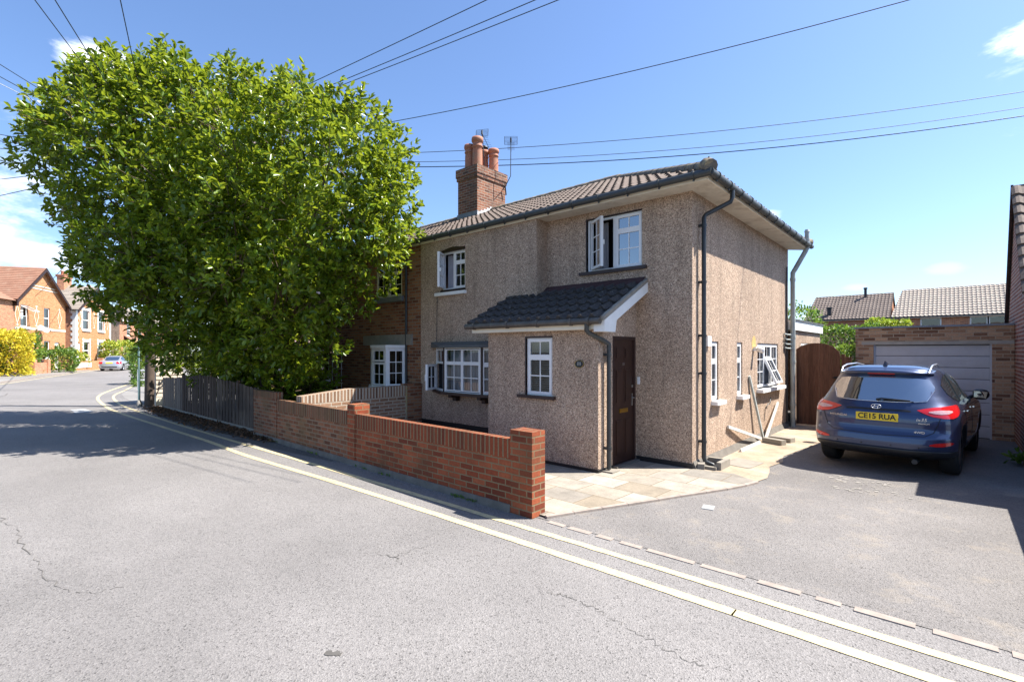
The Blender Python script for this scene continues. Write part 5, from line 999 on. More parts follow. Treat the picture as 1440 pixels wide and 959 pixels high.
# front walls and gardens of the street
def street_wall(label, p, q, h_, mat, cap=None):
    p, q = cw(*p), cw(*q); u = (q-p).normalized(); n_ = Vector((u.y, -u.x, 0)); F = Fr(p, u, n_); L_ = (q-p).length; o = thing('front_wall', label, 'wall', tuple(p.lerp(q, .5))); m = MB().m(mat).fbox(F, .4, L_-.4, 0, h_, -.12, .12); m.build('wall_section', o); m = MB().m('brick_red_far'); m.fbox(F, 0, .4, 0, h_+.25, -.2, .2); m.fbox(F, L_-.4, L_, 0, h_+.25, -.2, .2); m.build('pillar', o)
    if cap: MB().m(cap).fbox(F, .5, L_*.6, h_*.35, h_*.85, .121, .15).build('panel', o)
    return o
street_wall('brown brick garden wall beside the yellow hedge', (-37.0, 38.2), (-38.0, 40.6), .95, 'brick_red_far'); street_wall('orange brick garden wall with white pierced panel', (-39.4, 44.2), (-42.6, 51.5), .9, 'brick_orange', 'white_paint'); street_wall('low wall farther along behind the silver car', (-43.0, 52.6), (-46.5, 60), .8, 'brick_red_far')
def cam_bush(label, X, D, rx, ry, z1, n, mat, ln, name='shrub', cat='shrub', z0=.1):
    p = cw(X, D); return hedge(name, label, cat, [(p.x-rx, p.x+rx, p.y-ry, p.y+ry, z0, z1)], n, mat, ln, ln*.55, (p.x, p.y, 0), .5)
cam_bush('bright yellow clipped hedge at the left edge of the street', -37.8, 35.8, 2.6, 1.9, 3.1, 7500, 'leaf_golden', .22, 'hedge', 'hedge')
cam_bush('green bush growing above the yellow hedge', -38.9, 39.3, 1.1, 1.0, 3.1, 1600, 'leaf_bush', .26)
cam_bush('rounded garden shrub between the two street walls', -38.8, 42.5, 1.3, 1.0, 1.9, 1800, 'leaf_bush', .22)
cam_bush('low bright shrub behind the white panelled wall', -42.6, 47.5, 1.2, 1.2, 1.6, 1200, 'leaf_lime', .22)
cam_bush('yellow green bush behind the silver car', -42.9, 55, 2.0, 1.6, 2.6, 2600, 'leaf_lime', .28)
cam_bush('darker small bush to the right behind the silver car', -44.6, 60, 1.4, 1.4, 2.2, 1400, 'leaf_bush', .28)
cam_bush('leafy shrub leaning over the footway by the railing', -20.9, 28.3, .75, .55, 2.0, 2600, 'leaf_hedge', .13)
pp = cw(-19.6, 26.2); hedge('weed', 'small weeds at the foot of the pale railing', 'plant', [(pp.x-.3, pp.x+.3, pp.y-.25, pp.y+.25, 0, .25)], 160, 'leaf_bush', .14, .07, (pp.x, pp.y, 0), .1, stem=False)
pp = cw(-36.4, 40.2); m = MB().m('plastic_black'); m.rbox(pp+Vector((-.9, -1.5, 0)), .6, .7, .1, 1.0, .3); m.rbox(pp+Vector((-.9, -1.5, 0)), .68, .78, 1.0, 1.1, .3); o = m.build('wheelie_bin', None, tuple(pp)); tag(o, 'dark bin standing behind the brown garden wall', 'bin')

ts = thing('trellis', 'narrow pale garden trellis against the dark brick house', 'trellis', (-10.1, -.4, 0)); m = MB().m('lead_bright')
for x in (-10.3, -10.05, -9.8): m.box(x, x+.02, -.40, -.385, .2, 1.9)
for k in range(8): m.box(-10.32, -9.76, -.386, -.37, .35+k*.2, .37+k*.2)
m.build('lattice', ts)
# ------------------------------------------------------------------ cars
class Car:
    """car shell as plan outlines stacked by height; local x right, y forward from the rear axle"""
    def __init__(s, name, label, pos, ang, table, paint, cr=.55, cf=.8, pr=3.0, pf=2.6, wb=2.64, tr=.345, tw=.225, half=.79, cladz=.42, arch=.40):
        s.t = np.array(table); s.pos = Vector(pos); s.ang = ang; s.c, s.s = math.cos(ang), math.sin(ang); s.cr, s.cf, s.pr, s.pf, s.paint = cr, cf, pr, pf, paint; s.wb, s.tr, s.tw, s.half = wb, tr, tw, half
        s.th = thing(name, label, 'car', tuple(pos)); s.cladz = cladz; s.arch = arch
    def W(s, p): return Vector((s.pos.x + p[0]*s.c - p[1]*s.s, s.pos.y + p[0]*s.s + p[1]*s.c, s.pos.z + p[2]))
    def row(s, z): return [np.interp(z, s.t[:, 0], s.t[:, k]) for k in (1, 2, 3)]
    def half_loop(s, z, n=12, m=14):
        yr, yf, w = s.row(z); L_ = yf-yr; cr, cf = min(s.cr, L_*.3), min(s.cf, L_*.35); P = []
        for i in range(n+1): a = i/n*math.pi/2; P.append((w*math.sin(a)**(2/s.pr), yr+cr*(1-math.cos(a)**(2/s.pr))))
        for i in range(1, m): t = i/m; P.append((w*(1+.012*math.sin(math.pi*t)), yr+cr+(L_-cr-cf)*t))
        for i in range(n+1): a = (1-i/n)*math.pi/2; P.append((w*math.sin(a)**(2/s.pf), yf-cf*(1-math.cos(a)**(2/s.pf))))
        return P
    def shell(s, zs, mat, name, cap_top=False, cap_bot=False):
        loops = []
        for z in zs: h = s.half_loop(z); loops.append([(-x, y, z) for x, y in h[:0:-1]][::1] + [(x, y, z) for x, y in h[:-1]])
        n = len(loops[0]); mb = MB().m(mat); vs = [s.W(p) for l in loops for p in l]; fs = []
        for i in range(len(loops)-1):
            for k in range(n): fs.append((i*n+k, i*n+(k+1) % n, (i+1)*n+(k+1) % n, (i+1)*n+k))
        mb.add(vs, fs, True)
        if cap_top: mb.add(vs[-n:], [tuple(range(n))], True)
        if cap_bot: mb.add(vs[:n], [tuple(range(n))[::-1]], False)
        return mb.build(name, s.th)
    def rear(s, x, z, off=0):
        yr, yf, w = s.row(z); cr = min(s.cr, (yf-yr)*.3); q = min(1, abs(x)/w); return (x, yr+cr*(1-(1-q**s.pr)**(1/s.pr))-off, z)
    def side(s, y, z, off=0, sg=1):
        h = s.half_loop(z); best = None; seq = h[:len(h)-6]
        ys = [p[1] for p in seq]; xs = [p[0] for p in seq]; x = float(np.interp(y, ys, xs)); return (sg*(x+off), y, z)
    def around(s, u, z, off=0):
        """point at arc length |u| from the middle of the rear, wrapping on to the side"""
        h = s.half_loop(z, 16); a = abs(u); sg = 1 if u >= 0 else -1; acc = 0
        for i in range(len(h)-1):
            d = math.hypot(h[i+1][0]-h[i][0], h[i+1][1]-h[i][1])
            if acc+d >= a:
                t = (a-acc)/d; x, y = h[i][0]+(h[i+1][0]-h[i][0])*t, h[i][1]+(h[i+1][1]-h[i][1])*t; nx, ny = (h[i+1][1]-h[i][1])/d, -(h[i+1][0]-h[i][0])/d; return (sg*(x+nx*off), y+ny*off, z)
            acc += d
    def patch(s, fn, cols, name, mat, parent=None, off=.006, nz=6, nu=3):
        """cols: list of (u, zlow, zhigh) ; surface point from fn(u, z, off)"""
        C2 = []
        for i in range(len(cols)-1):
            for k in range(nu): t = k/nu; C2.append(tuple(a+(b-a)*t for a, b in zip(cols[i], cols[i+1])))
        C2.append(cols[-1]); mb = MB().m(mat); vs = []; fs = []
        for (u, a, b) in C2:
            for j in range(nz+1): vs.append(s.W(fn(u, a+(b-a)*j/nz, off)))
        for i in range(len(C2)-1):
            for j in range(nz): p = i*(nz+1)+j; fs.append((p, p+nz+1, p+nz+2, p+1))
        mb.add(vs, fs, True); return mb.build(name, parent or s.th)
    def line(s, fn, pts, r, name, mat, parent=None, off=.001, sub=5):
        Q = []
        for i in range(len(pts)-1):
            for k in range(sub): t = k/sub; Q.append(s.W(fn(pts[i][0]+(pts[i+1][0]-pts[i][0])*t, pts[i][1]+(pts[i+1][1]-pts[i][1])*t, off)))
        Q.append(s.W(fn(*pts[-1], off))); return MB().m(mat).tube(Q, r, 5).build(name, parent or s.th)
    def wheels(s):
        for y in (0, s.wb):
            for sg in (-1, 1):
                c = s.W((sg*(s.half), y, s.tr)); ax = (s.W((sg, y, s.tr))-s.W((0, y, s.tr))).normalized(); h = s.tw/2; R_ = s.tr
                m = MB().m('rubber'); m.lathe(c, [(R_*.62, -h), (R_*.9, -h*1.02), (R_*.985, -h*.8), (R_, -h*.5), (R_, h*.5), (R_*.985, h*.8), (R_*.9, h*1.02), (R_*.66, h), (R_*.62, h*.8)], 36, axis=ax)
                for k in (-.28, 0, .28): m.lathe(c, [(R_*1.001, k*h-.004), (R_*1.003, k*h), (R_*1.001, k*h+.004)], 36, axis=ax)
                w_ = m.build('wheel', s.th); a = ax.orthogonal().normalized(); b = ax.cross(a)
                m = MB().m('alloy'); m.lathe(c, [(R_*.66, h*.8), (R_*.62, h*.86), (R_*.6, h*.5), (R_*.58, -h*.6)], 30, axis=ax); m.lathe(c, [(0, h*.62), (R_*.14, h*.6), (R_*.15, h*.3)], 14, axis=ax)
                for k in range(5):
                    t = k*2*math.pi/5; d = a*math.cos(t)+b*math.sin(t); e = ax.cross(d)
                    m.hexa([c+d*R_*.1-e*.035+ax*h*.3, c+d*R_*.62-e*.03+ax*h*.5, c+d*R_*.62+e*.03+ax*h*.5, c+d*R_*.1+e*.035+ax*h*.3, c+d*R_*.1-e*.03+ax*h*.6, c+d*R_*.62-e*.022+ax*h*.75, c+d*R_*.62+e*.022+ax*h*.75, c+d*R_*.1+e*.03+ax*h*.6])
                m.m('plastic_black').lathe(c, [(0, -h*.5), (R_*.6, -h*.5)], 20, axis=ax); m.build('rim', w_)
    def arches(s, objs):
        for y in (0, s.wb):
            for sg in (-1, 1):
                c = s.W((sg*.98, y, s.tr+.015)); e = s.W((sg*.52, y, s.tr+.015)); m = MB().m('plastic_black'); m.tube([c, e], s.arch, 32); cut = m.build('arch_cutter', None); bpy.context.view_layer.update()
                for o in objs:
                    md = o.modifiers.new('b', 'BOOLEAN'); md.operation = 'DIFFERENCE'; md.object = cut; md.solver = 'EXACT'; md.material_mode = 'TRANSFER'
                    dg = bpy.context.evaluated_depsgraph_get(); me = bpy.data.meshes.new_from_object(o.evaluated_get(dg)); o.modifiers.clear(); o.data = me
                bpy.data.objects.remove(cut)
SUV = [(.20, -.60, 3.25, .74), (.28, -.70, 3.42, .80), (.33, -.83, 3.46, .86), (.36, -.855, 3.50, .885), (.42, -.875, 3.52, .895), (.50, -.885, 3.53, .905), (.60, -.87, 3.52, .91), (.66, -.835, 3.51, .912), (.72, -.822, 3.49, .912), (.80, -.82, 3.44, .91), (.86, -.815, 3.36, .905),
       (.92, -.80, 3.20, .897), (.97, -.775, 2.95, .885), (1.02, -.745, 2.55, .865), (1.06, -.715, 2.2, .84), (1.10, -.69, 2.02, .815), (1.18, -.64, 1.86, .775), (1.28, -.58, 1.66, .735), (1.38, -.52, 1.46, .69), (1.46, -.475, 1.30, .65), (1.52, -.45, 1.16, .61), (1.56, -.43, 1.05, .565), (1.59, -.36, .92, .50), (1.61, -.25, .8, .42), (1.625, -.1, .65, .3), (1.632, .1, .5, .12)]
car = Car('blue_car', 'dark blue five-door car parked facing the garage door', (2.255, 2.42, .006), R(-5.5), SUV, 'car_blue', cf=.5, pf=3.2, half=.765)
zs = [.42+.02*i for i in range(40)]+[1.22+.03*i for i in range(11)]+[1.535, 1.55, 1.565, 1.58, 1.59, 1.60, 1.61, 1.62, 1.63]
body = car.shell(zs, 'car_blue', 'body', cap_top=True, cap_bot=True); clad = car.shell([.27, .29, .32, .34, .36, .39, .419], 'plastic_black', 'lower_bumper', cap_top=True, cap_bot=True); clad['label'] = 'black plastic lower bumper and sills'
car.arches([body, clad]); car.wheels()
# rear screen, spoiler, lamps
gb = lambda x: 1.095+.035*(abs(x)/.62)**3
gt_ = lambda x: 1.455-.035*(abs(x)/.56)**2
cols = [(x, gb(x)+(.14*((abs(x)-.56)/.07) if abs(x) > .56 else 0), gt_(x)-(.1*((abs(x)-.56)/.07) if abs(x) > .56 else 0)) for x in np.linspace(-.63, .63, 19)]
rg = car.patch(car.rear, cols, 'rear_screen', 'car_window', off=.006, nz=8, nu=1)
car.line(car.rear, [(x, gb(x)-.008+(.14*((abs(x)-.56)/.07) if abs(x) > .56 else 0)) for x in np.linspace(-.63, .63, 19)], .006, 'trim', 'badge_chrome', rg, .004, 1)
m = MB().m('car_blue'); vs = []; n = 16
for i in range(n+1):
    x = -.60+1.2*i/n; r0 = car.rear(x, 1.50); k = 1-.35*(abs(x)/.6)**3
    for (dy, z) in ((.18, 1.575-.03*(abs(x)/.6)**2), (.0, 1.562-.03*(abs(x)/.6)**2), (-.10*k, 1.535-.03*(abs(x)/.6)**2), (-.095*k, 1.515-.03*(abs(x)/.6)**2), (.03, 1.485-.03*(abs(x)/.6)**2)): vs.append(car.W((x, r0[1]+dy, z)))
m.add(vs, [(i*5+j, i*5+j+1, (i+1)*5+j+1, (i+1)*5+j) for i in range(n) for j in range(4)], True); spo = m.build('spoiler', car.th)
r0 = car.rear(0, 1.5); MB().m('lamp_red').add([car.W((a*.17, r0[1]+b, z)) for z in (1.492, 1.512) for a, b in ((-1, -.06), (1, -.06), (1, .02), (-1, .02))], [(3, 2, 1, 0), (4, 5, 6, 7), (0, 1, 5, 4), (1, 2, 6, 5), (2, 3, 7, 6), (3, 0, 4, 7)]).build('brake_light', spo)
for sg in (-1, 1):
    L0 = [(.47, .985, .992), (.55, .945, 1.015), (.65, .905, 1.035), (.78, .885, 1.05), (.9, .885, 1.06), (1.0, .91, 1.065), (1.1, .95, 1.062), (1.17, .99, 1.05)]
    tl = car.patch(car.around, [(sg*u, a, b) for u, a, b in (L0 if sg > 0 else L0[::-1])], 'tail_light', 'lamp_red', off=.012, nz=6, nu=2)
    L1 = [(.60, .965, .978), (.66, .95, .99), (.74, .942, 1.0), (.84, .95, 1.0), (.90, .975, .99)]
    car.patch(car.around, [(sg*u, a, b) for u, a, b in (L1 if sg > 0 else L1[::-1])], 'lens', 'lamp_clear', tl, off=.016, nz=3, nu=2)
    L2 = [(.62, .50, .515), (.68, .49, .535), (.78, .495, .55), (.88, .515, .56), (.93, .54, .55)]
    car.patch(car.around, [(sg*u, a, b) for u, a, b in (L2 if sg > 0 else L2[::-1])], 'reflector', 'lamp_red', off=.008, nz=2, nu=2)
    # side glass
    S0 = [(-.28, 1.22, 1.34), (-.1, 1.14, 1.43), (.2, 1.085, 1.47), (.9, 1.075, 1.5), (1.25, 1.075, 1.46), (1.6, 1.075, 1.31), (1.95, 1.08, 1.12)]
    fn = (lambda y, z, o, q=sg: car.side(y, z, o, q)); sg_ = car.patch(fn, S0 if sg > 0 else S0[::-1], 'side_window', 'car_window', off=.006, nz=5, nu=3)
    car.line(fn, [(.35, 1.08), (.35, 1.48)], .014, 'pillar', 'plastic_black', sg_, .006); car.line(fn, [(1.1, 1.08), (1.1, 1.47)], .014, 'pillar', 'plastic_black', sg_, .006)
    for y0, y1 in ((.30, .34), (1.12, 1.16)): car.line(fn, [(y0, 1.0), (y0, .5)], .004, 'door_seam', 'text_black', body, .0, 4)
    for y in (.38, 1.25): car.line(fn, [(y, .93), (y+.16, .925)], .013, 'door_handle', 'badge_chrome', off=.02)
    # roof rail, mirror
    rail = [car.W((sg*x, y, z)) for x, y, z in ((.555, -.38, 1.53), (.565, -.26, 1.60), (.555, -.05, 1.635), (.54, .5, 1.65), (.52, .95, 1.61), (.5, 1.1, 1.57))]
    MB().m('car_silver').tube([q-Vector((0, 0, .014)) for q in rail], [.012, .015, .015, .015, .014, .01], 8).build('roof_rail', car.th)
    mm = MB().m('plastic_black'); mm.lathe(car.W((sg*.98, 1.86, 1.10)), [(0, -.11), (.06, -.105), (.09, -.06), (.095, 0), (.08, .07), (.04, .1), (0, .11)], 14, axis=(car.W((1, 0, 0))-car.W((0, 0, 0)))); mm.tube([car.W((sg*.82, 1.9, 1.04)), car.W((sg*.92, 1.88, 1.08))], .03, 8); mi = mm.build('wing_mirror', car.th)
    c0 = car.W((sg*.98, 1.77, 1.10)); ex = (car.W((1, 0, 0))-car.W((0, 0, 0))); ey = (car.W((0, 1, 0))-car.W((0, 0, 0))); MB().m('glass_sky').add([c0+ex*a*.085+Vector((0, 0, b*.06)) for a, b in ((-1, -.8), (.8, -1), (1, .8), (-1, 1))], [(0, 1, 2, 3)]).build('mirror_glass', mi)
# tailgate seams, pressings, plate
car.line(car.rear, [(-.72, 1.04), (-.735, .93), (-.70, .80), (-.655, .68), (-.56, .625), (0, .60), (.56, .625), (.655, .68), (.70, .80), (.735, .93), (.72, 1.04)], .0045, 'tailgate_seam', 'text_black', body, .0015)
m = MB().m('car_blue'); FR = Fr(car.W(car.rear(0, .87, 0)), (car.c, car.s, 0), (car.s, -car.c, 0)); FR.o.z = car.pos.z
pr_ = car.patch(car.rear, [(-.40, .955, .975), (-.36, .955, .985), (.36, .955, .985), (.40, .955, .975)], 'handle_recess', 'text_black', body, off=.004, nz=2)
pl = MB().m('plate_yellow').fbox(FR, -.26, .26, .805, .918, .006, .018).build('number_plate', car.th); text('lettering', 'CE15 RUA', .108, FR, 0, .8615, .0185, 'text_black', pl, .001, bold=.003, sx=.97)
m = MB().m('badge_chrome'); m.tube([FR.p(.06*math.cos(t), 1.02+.032*math.sin(t), .035) for t in np.linspace(0, 2*math.pi, 25)], .0045, 6, cap=False)
for a, b in (((-.035, .995), (-.015, 1.045)), ((.015, .995), (.035, 1.045)), ((-.03, 1.012), (.03, 1.028))): m.tube([FR.p(*a, .035), FR.p(*b, .035)], .005, 6)
m.build('badge', car.th)
def tangent(x, z): a, b = car.W(car.rear(x-.05, z)), car.W(car.rear(x+.05, z)); u = (b-a).normalized(); u.z = 0; F = Fr(car.W(car.rear(x, z)), u, Vector((u.y, -u.x, 0))); F.o.z = 0; return F
F_ = tangent(-.5, .86); text('lettering', 'HYUNDAI', .045, F_, 0, .85+car.pos.z, .008, 'badge_chrome', car.th, .002, sx=1.25)
F_ = tangent(.52, .83); text('lettering', 'ix35', .062, F_, 0, .855+car.pos.z, .008, 'badge_chrome', car.th, .002, slant=.2, sx=1.15); text('lettering', 'PREMIUM', .026, F_, .03, .80+car.pos.z, .010, 'badge_chrome', car.th, .002, sx=1.2)
F_ = tangent(.5, .66); text('lettering', '4WD', .045, F_, 0, .675+car.pos.z, .010, 'badge_chrome', car.th, .002, sx=1.2)
m = MB().m('plastic_black'); wp = [car.W(car.rear(-.02, 1.11, .03)), car.W(car.rear(.04, 1.13, .05)), car.W(car.rear(.38, 1.115, .025))]; m.tube(wp, [.02, .014, .008], 6); m.tube([car.W(car.rear(.06, 1.12, .02)), car.W(car.rear(.42, 1.10, .015))], .006, 5); m.build('wiper', car.th)
m = MB().m('car_blue'); a = car.W((.02, -.2, 1.615)); m.add([car.W((-.03, -.22, 1.61)), car.W((.03, -.22, 1.61)), car.W((.02, 0, 1.625)), car.W((-.02, 0, 1.625)), car.W((-.006, -.235, 1.69)), car.W((.006, -.235, 1.69))], [(0, 1, 5, 4), (1, 2, 5), (3, 0, 4), (2, 3, 4, 5)]); m.build('antenna', car.th)
m = MB().m('plastic_black')
for x in (-.5, -.18, .18, .5): p = car.W(car.rear(x, .46, .002)); m.lathe(p, [(0, .004), (.01, .003), (.011, 0)], 10, axis=FR.n)
m.m('skin_dark').tube([car.W((.45, -.3, .25)), car.W((.45, -.83, .25))], .035, 12); m.m('skin_dark').fbox(Fr(car.W((0, 0, 0)), FR.u, FR.n), -.65, .65, .19, .3, -3.2, -.2); m.build('underbody', car.th)
for sg in (-1, 1):
    MB().m('lamp_clear').lathe(car.W((sg*.68, 3.36, .78)), [(0, .08), (.12, .06), (.17, 0), (.1, -.05)], 14, axis=ey).build('headlight', car.th)

# silver saloon far down the street
SAL = [(.18, -.85, 3.3, .78), (.3, -.98, 3.5, .84), (.5, -1.0, 3.55, .86), (.7, -.97, 3.5, .865), (.80, -.93, 3.3, .855), (.88, -.88, 2.9, .84), (.93, -.80, 2.3, .80), (.97, -.45, 1.98, .76), (1.05, -.2, 1.75, .72), (1.15, .02, 1.55, .68), (1.25, .2, 1.35, .64), (1.34, .38, 1.15, .58), (1.39, .55, .95, .45), (1.405, .7, .85, .2)]
sa_ang = math.atan2(cwd(-.42, .9).y, cwd(-.42, .9).x)-math.pi/2; sp_ = cw(-38.0, 47.2); c2 = Car('silver_car', 'silver saloon parked by the houses down the street', (sp_.x, sp_.y, .006), sa_ang, SAL, 'car_silver', cr=.4, pr=3.4, wb=2.6, tr=.31, half=.75, arch=.36)
b2 = c2.shell([.18+.03*i for i in range(26)]+[.97, 1.0, 1.05, 1.1, 1.15, 1.2, 1.25, 1.3, 1.34, 1.365, 1.38, 1.39, 1.4], 'car_silver', 'body', True, True); c2.arches([b2]); c2.wheels()
c2.patch(c2.rear, [(-.52, 1.0, 1.30), (-.3, .985, 1.32), (.3, .985, 1.32), (.52, 1.0, 1.30)], 'rear_screen', 'car_window', off=.01)
for sg in (-1, 1):
    fn = (lambda y, z, o, q=sg: c2.side(y, z, o, q)); cols = [(.05, 1.0, 1.1), (.35, .98, 1.28), (.8, .98, 1.33), (1.2, .98, 1.26), (1.7, .98, 1.02)]; c2.patch(fn, cols if sg > 0 else cols[::-1], 'side_window', 'car_window', off=.008)
    cols = [(.52, .68, .86), (.7, .66, .88), (.85, .66, .88), (.98, .7, .86)]; c2.patch(c2.around, [(sg*u, a, b) for u, a, b in (cols if sg > 0 else cols[::-1])], 'tail_light', 'lamp_red', off=.012)
c2.patch(c2.rear, [(-.26, .70, .81), (.26, .70, .81)], 'number_plate', 'plate_yellow', off=.02); c2.patch(c2.rear, [(-.84, .34, .42), (0, .34, .42), (.84, .34, .42)], 'bumper_trim', 'plastic_black', off=.01)

